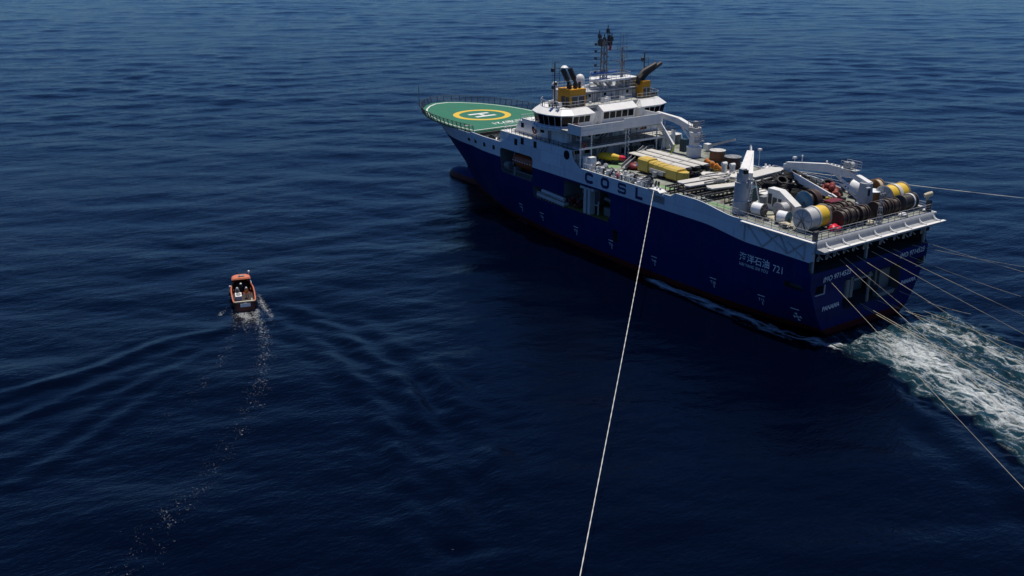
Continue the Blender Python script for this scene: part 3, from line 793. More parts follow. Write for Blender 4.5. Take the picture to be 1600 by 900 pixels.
for y0 in (9.2, -11.5):
    fl.bar((-0.03, y0, 6.05), (-0.03, y0 + 1.75, 6.05), 0.12); fl.bar((-0.03, y0 + (0 if y0 > 0 else 0), 6.05), (-0.03, y0, 7.25), 0.14)
loose(fl, "scupper_frame", grey, SHIP)

# boat launching bay and gangway in the port side
lb = MB()
lb.box(38.9, 50.3, 5.6, 12.2, 6.62, 6.66)
lb.build("bay_floor", olive, SHIP, smooth=0)
lb = MB(); lb.box(43.6, 44.2, 11.1, 12.1, 6.67, 10.9); lb.box(44.6, 45.2, 11.1, 12.1, 6.67, 10.9); lb.box(42.9, 46.3, 10.8, 12.0, 10.5, 10.9)
for xx in (42.6, 46.2):
    lb.tube((xx, 11.2, 6.7), (xx, 11.2, 8.9), 0.12); lb.bar((xx, 11.2, 8.2), (44.4, 11.2, 8.2), 0.16)
lb.build("launch_davit", grey, SHIP)
lb = MB(); lb.box(39.0, 42.2, 9.6, 10.4, 6.7, 8.0); lb.prism(rounded(39.2, 42.4, 8.2, 10.3, 0.4), 'y', 8.3, 8.9); lb.tube((40, 10.6, 9.4), (41.6, 10.6, 9.5), 0.3)
lb.ball((46.4, 11, 9.7), .35); lb.box(47, 50, 6.2, 7.2, 6.7, 10)
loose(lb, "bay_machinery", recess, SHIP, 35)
lb = MB()
for k in range(26):
    lb.ball((47.3 + random.uniform(0, 2.6), 10.2 + random.uniform(0, 1.4), 6.8 + random.uniform(0, 1.6)), random.uniform(.14, .34), n=8, m=5)
loose(lb, "bay_buoy", maroon, SHIP, 35)
gw = MB(); gw.bar((50.2, 11.6, 6.75), (57.8, 11.6, 7.0), 1.0, 0.5); gw.tube((50.4, 11.9, 7.6), (56.4, 11.9, 7.85), 0.3, n=10)
for k in range(3): gw.tube((50.2, 12.05, 6.75 + .28 * k), (57.8, 12.05, 6.95 + .28 * k), 0.05)
for k in range(10): gw.tube((50.6 + k * .78, 12.0, 6.3), (50.6 + k * .78, 12.0, 7.3), 0.05)
gw.build("accommodation_ladder", grey, SHIP)
lf = MB(); lf.box(67, 68.6, 8.6, 10.5, 8.75, 10.3); lf.tube((68.2, 11.0, 9.9), (66.8, 11.0, 9.9), 0.75, n=14); lf.box(64.6, 65.2, 10.6, 11.7, 8.75, 10.2); lf.bar((65.6, 11, 13), (66.2, 11, 10.3), .3)
for k in range(12): lf.tube((59.6 + .45 * k, 11.7, 8.75), (59.6 + .45 * k, 11.7, 9.7), .06)
lf.box(59.4, 65, 11.6, 11.8, 9.6, 9.72)
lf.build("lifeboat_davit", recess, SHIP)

# ---- lettering on the hull
def port_map(x0, z0, slope=0.0, lift=0.03):
    def f(u, v):
        x = x0 - u; z = z0 + v + slope * u
        return (x, hb(x, min(z, D)) + lift, z)
    return f
def stern_map(y0, z0, slope=0.0):
    return lambda u, v: (-0.03, y0 - u, z0 + v + slope * u)
def ribbon(pts, w, closed=False):
    """2-D stroke with mitred joints as quads"""
    P = [Vector((a, b, 0)) for a, b in pts]; n = len(P); L_, R_ = [], []
    for i in range(n):
        a = P[i - 1] if (i > 0 or closed) else None; b = P[(i + 1) % n] if (i < n - 1 or closed) else None
        d1 = (P[i] - a).normalized() if a is not None else (b - P[i]).normalized()
        d2 = (b - P[i]).normalized() if b is not None else d1
        n1 = Vector((-d1.y, d1.x, 0)); n2 = Vector((-d2.y, d2.x, 0)); m = (n1 + n2).normalized(); k = (w / 2) / max(0.3, m.dot(n1))
        L_.append(P[i] + m * k); R_.append(P[i] - m * k)
    V = L_ + R_; F = [(i, (i + 1) % n, n + (i + 1) % n, n + i) for i in range(n if closed else n - 1)]
    return V, F
def big_letter(kind, xc, m):
    w, h, c = 2.0, 1.72, 0.32; t = 0.47; x0, x1, y0, y1 = t / 2, w - t / 2, t / 2, h - t / 2
    if kind == 'C': pts, cl = [(x1, y1 - .32), (x1, y1 - c * .3), (x1 - c, y1), (x0 + c, y1), (x0, y1 - c), (x0, y0 + c), (x0 + c, y0), (x1 - c, y0), (x1, y0 + c * .3), (x1, y0 + .32)], False
    elif kind == 'O': pts, cl = [(x0 + c, y1), (x0, y1 - c), (x0, y0 + c), (x0 + c, y0), (x1 - c, y0), (x1, y0 + c), (x1, y1 - c), (x1 - c, y1)], True
    elif kind == 'S':
        mid = h / 2; pts, cl = [(x1, y1 - .28), (x1, y1 - .1), (x1 - .12, y1), (x0 + .15, y1), (x0, y1 - .15), (x0, mid + .12), (x0 + .15, mid), (x1 - .15, mid), (x1, mid - .12), (x1, y0 + .15), (x1 - .15, y0), (x0 + .12, y0), (x0, y0 + .1), (x0, y0 + .28)], False
    else: pts, cl = [(x0 + .15, h), (x0 + .15, y0), (x1, y0)], False
    if kind == 'S': t = 0.36
    V, F = ribbon(pts, t, cl)
    mb = MB(); f = port_map(xc + w / 2, 11.62)
    mb.add([f(v.x, v.y) for v in V], F)
    o = mb.build("letter", m, hull, smooth=0); return o
for k, xc in (('C', 44.1), ('O', 40.2), ('S', 36.2), ('L', 32.3)): big_letter(k, xc, navy)
text("name_lettering", "海洋石油", 1.25, port_map(11.95, 7.95, 0.02), hullwhite, hull, 1.06, 0.012)
text("name_lettering", "721", 1.35, port_map(6.2, 7.85, 0.02), hullwhite, hull, 0.95)
text("name_lettering", "HAI YANG SHI YOU", 0.62, port_map(11.9, 7.18, 0.02), hullwhite, hull, 0.92)
for xx, tx in ((64.3, "T98"), (57.4, "T86"), (47.6, "T70"), (38.7, "T56"), (28.8, "T48"), (17.0, "T28"), (8.4, "T13")):
    text("draft_mark", tx, 0.62, port_map(xx + 0.6, 2.75), hullwhite, hull, 1.0)
    mb = MB(); f = port_map(xx, 3.0); dz = 0.05
    for (a, b, c, d) in ((-.6, .6, .55, .66), (-.06, .06, -.85, -.35)):
        mb.add([f(a, c), f(b, c), f(b, d), f(a, d)], [(0, 1, 2, 3)])
    mb.build("draft_mark", hullwhite, hull, smooth=0)
mb = MB(); f = port_map(3.2, 2.0)
for a0 in range(4):
    t = R(90 * a0 + 10); ca, sa = math.cos(t), math.sin(t)
    for (u0, v0, u1, v1) in ((0, -.06, .6, .06), (.42, -.2, .6, .2)):
        mb.add([f(u * ca - v * sa, u * sa + v * ca) for u, v in ((u0, v0), (u1, v0), (u1, v1), (u0, v1))], [(0, 1, 2, 3)])
mb.add([f(-.7, 1.15), f(.6, 1.15), f(.6, 1.27), f(-.7, 1.27)], [(0, 1, 2, 3)])
mb.build("thruster_mark", hullwhite, hull, smooth=0)
text("registry_lettering", "IMO 9714525", 0.98, stern_map(9.6, 7.55, 0.05), hullwhite, hull, 0.98, 0.008, shear=0.05)
text("registry_lettering", "IMO 9714525", 0.98, stern_map(-5.9, 7.85, 0.03), hullwhite, hull, 0.98, 0.008, shear=0.05)
text("registry_lettering", "PANAMA", 0.86, stern_map(9.2, 3.6, 0.03), hullwhite, hull, 0.95, 0.012, shear=0.05)
text("registry_lettering", "PANAMA", 0.86, stern_map(-6.9, 3.9, 0.03), hullwhite, hull, 0.92, 0.012, shear=0.05)
text("name_lettering", "海洋石油721", 1.0, port_map(98.5, 11.6, -0.02, 0.06), navy, hull, 0.9)

def pane(mb, a, b, c, d, out, m=0.03):
    o = Vector(out) * m; mb.add([Vector(p) + o for p in (a, b, c, d)], [(0, 1, 2, 3)]); return mb
def win_port(parent, x, y, z, w=0.75, h=0.95, name="window"):
    mb = MB(); mb.box(x - w / 2, x + w / 2, y - 0.05, y + 0.03, z - h / 2, z + h / 2); return mb.build(name, glass, parent, smooth=0)
def win_aft(parent, x, y, z, w=0.9, h=0.8, name="window", m=None):
    mb = MB(); mb.box(x - 0.03, x + 0.05, y - w / 2, y + w / 2, z - h / 2, z + h / 2); return mb.build(name, m or glass, parent, smooth=0)
for x, z in ((64.1, 14.75), (62.2, 15.2), (58.5, 15.25)):
    w_ = MB(); w_.prism([(x - .42, z - .55), (x + .42, z - .55), (x + .42, z + .55), (x - .42, z + .55)], 'y', 11.9, hb(x, D) + 0.035); w_.build("porthole_window", glass, hull, smooth=0)
for x, z in ((74.1, 12.6), (71.0, 12.6), (77.5, 12.6), (80.3, 12.5)):
    y = hb(x, z); w_ = MB(); w_.prism([(x - .35, z - .38), (x + .35, z - .38), (x + .35, z + .38), (x - .35, z + .38)], 'y', y - 0.4, y + 0.04); w_.build("porthole_window", glass, hull, smooth=0)
MB().lathe([(0.75, 0), (0.75, 0.05)], (49.9, 11.99, 15.1), (0, 1, 0), 18).build("round_vent", glass, hull, smooth=0)

# ---- helideck
HZ = 13.9
hp = [(79.2, 10.9), (84, 11.35), (88.5, 11.3), (93, 10.9), (97.5, 10.0), (101.5, 8.6), (105, 6.7), (108, 4.2), (110, 1.5)]
outline = hp + [(x, -y) for x, y in hp[::-1]]
heli = MB().prism(outline, 'z', HZ - 0.3, HZ).build("helideck", helgreen, SHIP, smooth=0)
sk = MB()
inn = [(x * 1 + (90 - x) * .12, y * .93) for x, y in outline]
low = [(x + (90 - x) * .25, y * .8) for x, y in outline]
n = len(inn)
for a, b in zip(range(n), list(range(1, n)) + [0]):
    sk.add([(*inn[a], HZ - .31), (*inn[b], HZ - .31), (*low[b], D - .6), (*low[a], D - .6)], [(0, 1, 2, 3)])
sk.build("helideck_support", white, SHIP, smooth=0)
def flat_ring(r0, r1, c, z, n=64, a0=0, a1=360):
    V = []; F = []
    for i in range(n + 1):
        t = R(a0 + (a1 - a0) * i / n)
        V += [(c[0] + r0 * math.cos(t), c[1] + r0 * math.sin(t), z), (c[0] + r1 * math.cos(t), c[1] + r1 * math.sin(t), z)]
    for i in range(n): F.append((2 * i, 2 * i + 1, 2 * i + 3, 2 * i + 2))
    return MB().add(V, F)
HC = (92.6, 0.3)
flat_ring(4.55, 5.75, HC, HZ + 0.006).build("touchdown_circle", lineyellow, heli, smooth=0)
hm = MB()
for sx in (-1.35, 1.35): hm.add([(HC[0] + sx - .5, HC[1] - 2.3, HZ + .006), (HC[0] + sx + .5, HC[1] - 2.3, HZ + .006), (HC[0] + sx + .5, HC[1] + 2.3, HZ + .006), (HC[0] + sx - .5, HC[1] + 2.3, HZ + .006)], [(0, 1, 2, 3)])
hm.add([(HC[0] - .93, HC[1] - .35, HZ + .006), (HC[0] + .93, HC[1] - .35, HZ + .006), (HC[0] + .93, HC[1] + .35, HZ + .006), (HC[0] - .93, HC[1] + .35, HZ + .006)], [(0, 1, 2, 3)])
hm.build("landing_letter", linewhite, heli, smooth=0)
ed = MB(); io = [(92 + (x - 92) * .94, y * .95) for x, y in outline]; i2 = [(92 + (x - 92) * .915, y * .925) for x, y in outline]
for a, b in zip(range(n), list(range(1, n)) + [0]):
    ed.add([(*io[a], HZ + .006), (*io[b], HZ + .006), (*i2[b], HZ + .006), (*i2[a], HZ + .006)], [(0, 1, 2, 3)])
ed.build("edge_line", linewhite, heli, smooth=0)
text("helideck_lettering", "海洋石油721", 2.25, lambda u, v: (84.4 - v, -8.2 + u, HZ + 0.008), linewhite, heli, 0.98, 0.035)
text("helideck_lettering", "12t", 1.4, lambda u, v: (85.2 - v, 7.4 + u, HZ + 0.008), linewhite, heli, 1.0, 0.02)
net = MB(); nn = MB()
pts = []
for a, b in zip(outline[:-1], outline[1:]):
    L_ = math.dist(a, b); k = max(1, round(L_ / 1.35))
    for i in range(k): pts.append((a[0] + (b[0] - a[0]) * i / k, a[1] + (b[1] - a[1]) * i / k))
pts.append(outline[-1])
top = []
for x, y in pts:
    d = Vector((x - 91, y, 0)).normalized(); p0 = Vector((x, y, HZ - .25)) + d * .02; p1 = Vector((x, y, HZ + 1.25)) + d * 0.55
    net.tube(p0, p1, 0.085, n=5); top.append((p0, p1))
for (a0, a1), (b0, b1) in zip(top[:-1], top[1:]):
    net.tube(a1, b1, 0.05, n=5)
    for t in (0.12, .3, .48, .66, .84): nn.tube(a0.lerp(a1, t), b0.lerp(b1, t), 0.022, n=4)
    for t in (.25, .5, .75):
        nn.tube(a0.lerp(b0, t), a1.lerp(b1, t), 0.018, n=4)
net.build("safety_net_frame", darkgrey, heli, smooth=0)
nn.build("safety_net", darkgrey, heli, smooth=0)
MB().tube((107.6, 6.0, HZ), (107.6, 6.0, HZ + 4.2), 0.09).build("windsock_pole", midgrey, SHIP)
rail("helideck_railing", darkgrey, SHIP, [(79.0, 10.6, HZ - .3), (79.0, -10.6, HZ - .3)], 0.5, 2.2, 0.05, (0.45,))

# mooring winches on the bow deck
def winch(name, x, y, z, s, drum_m, frame_m, parent, yaw=0.0):
    """deck winch: bed, two side cheeks, drum and motor"""
    f = MB(); c, sn = math.cos(yaw), math.sin(yaw)
    def T(p): return (x + (p[0] * c - p[1] * sn) * s, y + (p[0] * sn + p[1] * c) * s, z + p[2] * s)
    def bx(a): 
        x0, x1, y0, y1, z0, z1 = a; return [T((xx, yy, zz)) for zz in (z0, z1) for yy in (y0, y1) for xx in (x0, x1)]
    FS = [(0, 2, 3, 1), (4, 5, 7, 6), (0, 1, 5, 4), (2, 6, 7, 3), (0, 4, 6, 2), (1, 3, 7, 5)]
    for a in ((-.8, .8, -1, 1, 0, .2), (-.6, .6, -.95, -.8, .2, 1.2), (-.6, .6, .5, .65, .2, 1.2), (-.4, .4, .7, 1.0, .2, 1.0)): f.add(bx(a), FS)
    o = f.build(name, frame_m, parent, smooth=30)
    d = MB(); d.lathe([(.62, -.75), (.62, -.66), (.38, -.66), (.38, .32), (.62, .32), (.62, .42)], T((0, 0, .8)), (-sn, c, 0), 14)
    # scale the lathe about its origin
    o0 = Vector(T((0, 0, .8))); d.v = [tuple(o0 + (Vector(v) - o0) * s) for v in d.v]
    d.build("winch_drum", drum_m, o)
    return o
winch("mooring_winch", 72.2, 9.0, 12.32, 1.3, black, darkgrey, SHIP, 0.2)
winch("mooring_winch", 75.6, 9.2, 12.32, 0.9, black, black, SHIP, 1.2)
b_ = MB()
for x, y in ((78, 9.6), (73.8, 10.4), (70.3, 10.3)):
    for dx in (-.3, .3): b_.tube((x + dx, y, 12.3), (x + dx, y, 13.2), 0.17, 0.2, 10)
loose(b_, "bollard", darkgrey, SHIP, 35)

# ---- deckhouse and bridge
dh = MB()
dh.box(52.0, 66.6, -11.78, 11.78, D + 0.04, 15.9)
dh.box(52.002, 64.6, -10.4, 10.4, 15.9, 18.55)
dh.prism([(64.6, 15.9), (67.0, 15.9), (65.3, 18.1), (64.6, 18.1)], 'y', -10.4, 10.4)
house = dh.build("deckhouse", white, SHIP, smooth=0)
fd = MB(); fd.box(48.6, 69.0, -11.8, 11.8, 15.905, 15.95); fd.build("boat_deck", white, SHIP, smooth=0)
fd = MB(); fd.box(66.6, 69.3, -11.7, 11.7, D + .04, 15.9); fd.build("forecastle", white, SHIP, smooth=0)
for x, z, w, h in ((64.4, 17.4, .8, .8), (61.3, 17.3, .6, .7), (58.7, 17.3, 1.1, .45)): win_port(house, x, 10.4, z, w, h)
MB().box(56.2, 57.1, 10.35, 10.44, 16.0, 17.9).build("door", cobalt if False else midgrey, house, smooth=0)
rail("boat_deck_railing", darkgrey, SHIP, [(49.0, 11.6, 15.95), (66.0, 11.6, 15.95)], 0.75, 1.2, 0.05, (0.2, .35, 0.55, 0.75)); rail("boat_deck_railing", grey, SHIP, [(66.5, 11.6, 15.95), (68.8, 11.2, 15.95), (68.9, -11, 15.95)], 1.0, 1.5, 0.035, (0.5, 1.0))
rail("upper_deck_railing", grey, SHIP, [(57, 10.3, 18.58), (65.1, 10.3, 18.1), (65.1, -10.3, 18.1)], 1.0, 1.5, 0.035, (0.5, 1.0))
# aft wall details
for y, z in ((5.4, 17.3), (4.0, 17.3), (6.1, 14.7), (8.2, 14.8), (-6.2, 17.3)): win_aft(house, 52.0, y, z, 1.0, 0.85)
for y, z in ((1.2, 16.5), (9.0, 16.5), (-2.8, 16.5), (9.4, 13.5), (4.6, 13.5), (-3.2, 13.5)):
    win_aft(house, 52.0, y, z + 1.0, 0.85, 1.95, "door", midgrey)
win_aft(house, 52.0, -7.2, 14.9, 3.0, 1.7, "cargo_opening", shaderecess)
pl = MB()
for k in range(14): pl.box(51.93, 51.985, -10.9 + k * 1.6, -10.82 + k * 1.6, 13.5, 18.5)
pl.tube((51.8, 3.3, 13.5), (51.8, 3.3, 18.5), .06); pl.tube((51.8, -0.7, 13.5), (51.8, -0.7, 18.5), .08); pl.box(51.6, 51.95, -4.9, -4.3, 17, 17.9); pl.box(51.6, 51.95, 7.0, 7.4, 16.5, 17.3)
pl.build("wall_piping", grey, house, smooth=0)
# balconies
bal = MB(); bal.box(47.3, 52.0, -9.0, 11.6, 16.22, 16.5); bal.build("balcony_deck", deckgrey, SHIP, smooth=0)
bal = MB(); bal.box(47.0, 52.0, -5.0, 11.6, 18.58, 18.82); b2 = bal.build("balcony_deck", deckgrey, SHIP, smooth=0)
ed_ = MB(); ed_.box(47.2, 47.298, -9.0, 11.62, 16.2, 16.52); ed_.build("balcony_edge", white, SHIP, smooth=0)
fa = MB(); fa.box(46.9, 47.05, 2.75, 11.6, 18.5, 20.05); fa.box(46.88, 47.03, -5.2, 2.75, 18.75, 20.4); fa.box(47.05, 50.2, 11.5, 11.65, 18.5, 20.05); fa.box(46.86, 46.95, -5.2, 11.6, 19.28, 19.33)
fa.box(47.03, 51, -5.25, -5.1, 18.75, 20.4)
fa.build("balcony_bulwark", white, b2, smooth=0)
rail("balcony_railing", darkgrey, SHIP, [(47.35, 11.4, 16.5), (47.35, -8.9, 16.5), (51.8, -8.9, 16.5)], 1.05, 1.7, 0.035)
for y in (11.2, 9.0, 1.9, -4.9): MB().box(47.35, 47.5, y - .09, y + .09, D + .04, 18.58).build("balcony_pillar", white, SHIP, smooth=0)
MB().box(47.3, 47.7, -9.0, -8.4, D + .04, 17.2).build("balcony_pillar", white, SHIP, smooth=0)
for z0, z1 in ((16.5, 18.6), (D + .04, 16.25)):
    s_ = MB()
    for dx in (0, .8):
        s_.bar((48.3 + dx, 6.8, z0), (48.3 + dx, 4.4, z1), 0.06, 0.25)
        s_.tube((48.3 + dx, 6.8, z0 + .9), (48.3 + dx, 4.4, z1 + .9), 0.035, n=5)
    for k in range(9):
        t = (k + .5) / 9; s_.box(48.3, 49.1, 6.8 - 2.4 * t - .13, 6.8 - 2.4 * t + .13, z0 + (z1 - z0) * t - .02, z0 + (z1 - z0) * t + .02)
    s_.build("stairway", darkgrey, SHIP, smooth=0)
cb = MB()
for k in range(24):
    z = 13.9 + k * .25; cb.tube((47.0 + random.uniform(-.1, .1), 1.65 + random.uniform(-.12, .12), z), (47.0, 1.6 + random.uniform(-.15, .15), z + .22), random.uniform(.05, .13), n=5)
cb.build("cable_loom", white, SHIP)
# raised starboard deck below the forward crane
rd = MB(); rd.box(35.8, 51.9, -11.9, -1.2, D + .04, 14.25); rd.build("raised_deck", darkgrey, SHIP, smooth=0)
MB().box(35.85, 51.9, -11.85, -1.25, 14.252, 14.27).build("raised_deck_floor", deckpaint, SHIP, smooth=0)
rail("hatch_railing", grey, SHIP, [(46.6, -1.3, 14.27), (49, -1.3, 14.27)], 1, 1.2, .035); rail("hatch_railing", grey, SHIP, [(49, -3.6, 14.27), (46.6, -3.6, 14.27), (46.6, -1.3, 14.27)], 1, 1.2, .035)

wing = [(52.0, 5.0), (52.0, 9.3), (52.8, 11.0), (54.7, 12.0), (57.0, 12.2), (59.2, 11.5), (60.8, 9.8), (61.0, 5.0)]
def offs(poly, d):
    c = Vector((sum(p[0] for p in poly) / len(poly), sum(p[1] for p in poly) / len(poly)))
    out = []; n = len(poly)
    for i in range(n):
        p = Vector(poly[i]); a = (Vector(poly[i]) - Vector(poly[i - 1])).normalized(); b = (Vector(poly[(i + 1) % n]) - Vector(poly[i])).normalized()
        n1 = Vector((a.y, -a.x)); n2 = Vector((b.y, -b.x))
        if n1.dot(p - c) < 0 and n2.dot(p - c) < 0: n1, n2 = -n1, -n2
        m = (n1 + n2); m = m.normalized() if m.length > 1e-4 else n1
        out.append(tuple(p + m * d / max(.4, m.dot(n1))))
    return out
def frustum(mb, bot, z0, topp, z1):
    n = len(bot); V = [(*p, z0) for p in bot] + [(*p, z1) for p in topp]
    return mb.add(V, [tuple(range(n))[::-1], tuple(range(n, 2 * n))] + [(i, (i + 1) % n, n + (i + 1) % n, n + i) for i in range(n)])
bridge_mb = MB(); bridge_mb.box(53.2, 60.9, -5.2, 5.2, 18.6, 20.75)
cen = [(52.3, -4.2), (52.3, 3.0), (60.9, 3.0), (60.9, -4.2)]
def mir(p): return [(x, -y) for x, y in p][::-1]
bays = [wing, cen, mir(wing)]
for poly in bays:
    is_c = poly is cen
    frustum(bridge_mb, poly, 18.62, poly, 19.3)
    frustum(bridge_mb, poly, 19.3, offs(poly, 0.1 if is_c else 0.3), 20.72)
bridge = bridge_mb.build("bridge", white, SHIP, smooth=0)
def facet_windows(a, b, ta, tb, nwin, z0=19.3, z1=20.72, v0=.1, v1=.86, mu=.1, frame=True):
    a = Vector((*a, z0)); b = Vector((*b, z0)); ta = Vector((*ta, z1)); tb = Vector((*tb, z1))
    nrm = (b - a).cross(ta - a).normalized()
    c = (a + b) / 2; ctr = Vector((56.5, 0, c.z))
    if nrm.dot(c - ctr) < 0: nrm = -nrm
    def Pt(u, v): return (a.lerp(b, u)).lerp(ta.lerp(tb, u), v)
    for k in range(nwin):
        u0 = (k + mu) / nwin; u1 = (k + 1 - mu) / nwin
        q = [Pt(u0, v0), Pt(u1, v0), Pt(u1, v1), Pt(u0, v1)]
        mb = MB(); mb.add([p + nrm * .05 for p in q] + [p - nrm * .05 for p in q], [(0, 1, 2, 3), (7, 6, 5, 4), (0, 4, 5, 1), (1, 5, 6, 2), (2, 6, 7, 3), (3, 7, 4, 0)])
        mb.build("window", glass, bridge, smooth=0)
for sgn in (1, -1):
    pl_ = wing if sgn > 0 else [(x, -y) for x, y in wing]
    tp = offs(wing, 0.3); tp = tp if sgn > 0 else [(x, -y) for x, y in tp]
    facet_windows((52.0, sgn * 9.3), (52.0, sgn * 5.8), (tp[1][0], tp[1][1]), (tp[1][0], sgn * 5.8), 3, v0=.16, v1=.88, mu=.07)
    for i in range(1, 6): facet_windows(pl_[i], pl_[i + 1], tp[i], tp[i + 1], 1 if i in (1, 5) else 2, v0=-.2, v1=.94, mu=.06)
tc_ = offs(cen, .1)
facet_windows((52.3, 2.7), (52.3, -3.9), (tc_[0][0], 2.7), (tc_[0][0], -3.9), 5, v0=.14, v1=.9, mu=.08)
win_aft(bridge, 53.2, 4.1, 19.7, .8, 1.9, "door", grey); win_aft(bridge, 53.2, -4.7, 20.1, .45, .6)
# ledge under the wing windows
lg = MB(); frustum(lg, offs(wing, .55), 18.35, offs(wing, .6), 18.6); frustum(lg, mir(offs(wing, .55)), 18.35, mir(offs(wing, .6)), 18.6); loose(lg, "wing_ledge", white, SHIP)
for sgn in (1, -1):
    o_ = [(x, sgn * y, 18.6) for x, y in offs(wing, .5)[1:7]]; rail("wing_handrail", cobalt, SHIP, o_, .45, 1.5, .04, (.45,))
# roofs: sloping white eaves round each bay and a flat top
for poly in bays:
    rf = MB(); lo = offs(poly, .55); hi = offs(poly, -.75)
    if poly is cen: lo = [(51.7, -4.35), (51.7, 3.15), (61.5, 3.15), (61.5, -4.35)]; hi = [(53.2, -4.35), (53.2, 3.15), (60.2, 3.15), (60.2, -4.35)]
    else:
        s0 = 1 if poly is wing else -1
        lo = [(x, s0 * max(5.0, s0 * y)) for x, y in lo]; hi = [(x, s0 * max(5.0, s0 * y)) for x, y in hi]
    frustum(rf, lo, 20.74, lo, 20.86); frustum(rf, lo, 20.86, hi, 21.75)
    rf.build("bridge_roof", white, SHIP, smooth=0)
MB().box(53.3, 60.3, -9.5, 9.5, 21.3, 21.78).build("monkey_deck", deckgrey, SHIP, smooth=0)
z = 21.8
wi = offs(wing, -.85)
rail("monkey_deck_railing", grey, SHIP, [(53.0, 5.2, z), *[(*p, z) for p in wi[1:7]]], 1.0, 1.1, .035, (.5, 1.0))
rail("monkey_deck_railing", grey, SHIP, [(53.0, -5.2, z), *[(p[0], -p[1], z) for p in wi[1:7]]], 1.0, 1.1, .035, (.5, 1.0))
rail("monkey_deck_railing", grey, SHIP, [(53.3, 3, z), (53.3, -4.2, z)], 1.0, 1.2, .035, (.5, 1.0))
mh = MB(); mh.box(55.6, 61.5, -8.4, 6.2, 21.8, 23.45); mh.box(55.3, 61.7, -8.6, 6.4, 23.45, 23.6)
mh = mh.build("monkey_house", grey, SHIP, smooth=0)
for y, w in ((4.4, .9), (1.2, .8), (-3.0, .9)): win_aft(mh, 55.6, y, 22.75, w, 1.7, "door", midgrey)
for y in (3.0, -.3, -5.2): win_aft(mh, 55.6, y, 22.9, .5, .5)
pl = MB()
for y in (5.3, 2.4, .2, -1.6, -4.2, -6.4): pl.box(55.52, 55.58, y - .04, y + .04, 21.9, 23.4)
pl.box(55.3, 55.55, 3.4, 3.8, 22.2, 23.0); pl.box(55.3, 55.55, -2.0, -1.6, 22.1, 22.7); pl.tube((55.45, 6, 23.2), (55.45, -8, 23.2), .06)
pl.build("wall_piping", midgrey, mh, smooth=0)
rail("monkey_house_railing", grey, SHIP, [(55.5, 6.2, 23.6), (55.5, -8.4, 23.6)], 1.0, 1.3, .03, (.5, 1.0)); rail("monkey_house_railing", grey, SHIP, [(61.4, 6.2, 23.6), (61.4, -8.4, 23.6)], 1.0, 1.3, .03, (.5, 1.0))

# funnels with exhaust pipes
def funnel(y0, y1, pipes, x0=53.9, x1=56.6, zt=24.6):
    f = MB(); yc = (y0 + y1) / 2
    f.prism([(x0, y0), (x0, y1), (x1, y1), (x1, y0)], 'z', 21.78, zt)
    o = f.build("funnel", amber, SHIP, smooth=0)
    l = MB()
    for k in range(2):
        w = (y1 - y0); ya = y0 + w * (.1 + .42 * k); yb = ya + w * .36
        l.box(x0 - .03, x0 + .05, ya, yb, 21.9, 23.4)
        xa = x0 + .3 + 1.15 * k
        s = 1 if yc > 0 else -1; ys = y1 if s > 0 else y0
        l.box(xa, xa + .9, min(ys, ys + s * .03) - .02, max(ys, ys + s * .03), 21.9, 23.4)
    loose(l, "louvre", darkgrey, o)
    fr = MB(); fr.box(x0 - .05, x0 - .005, y0 - .02, y1 + .02, 23.45, 23.55); fr.box(x0 - .06, x0 - .01, (y0 + y1) / 2 - .08, (y0 + y1) / 2 + .08, 21.9, 23.4); fr.build("funnel_trim", grey, o, smooth=0)
    for P, rr in pipes:
        pm = MB(); pm.path(P, rr, 10)
        pm.build("exhaust_pipe", soot, o)
        cm = MB(); a = Vector(P[-1]); d = (Vector(P[-1]) - Vector(P[-2])).normalized(); cm.tube(a + d * .005, a + d * .03, rr[-1] * .86, n=10); cm.build("exhaust_mouth", black, o)
    return o
funnel(5.5, 8.7, [([(55.2, 6.3, 24.4), (55.2, 6.35, 25.2), (55.3, 6.6, 26.1), (55.7, 7.2, 27.7)], [.4, .44, .48, .44]), ([(55.2, 7.6, 24.4), (55.2, 7.65, 25.2), (55.3, 7.95, 26.1), (55.8, 8.6, 27.7)], [.4, .44, .48, .44]),
                  ([(54.3, 8.1, 24.4), (54.3, 8.3, 25.4), (54.4, 8.5, 25.9)], [.26, .26, .26]), ([(54.3, 7.0, 24.4), (54.3, 7.0, 25.3), (54.4, 7.1, 25.8)], [.26, .26, .26]), ([(54.3, 6.2, 24.4), (54.3, 6.2, 25.3), (54.3, 6.2, 25.6)], [.22, .22, .22])], 53.5, 56.8)
funnel(-8.9, -7.1, [([(55, -6.9, 24.1), (55, -7.1, 25.2), (54.9, -8.0, 26.1), (54.7, -10.6, 27.2)], [.38, .42, .44, .34]), ([(55.4, -8.1, 24.1), (55.4, -8.4, 24.9), (55.3, -9.4, 25.8), (55.1, -12.2, 27.2)], [.38, .42, .44, .34]),
                    ([(54.4, -6.6, 24.0), (54.4, -6.8, 25.1), (54.3, -7.4, 25.7)], [.25, .25, .2])], 53.9, 56.2)
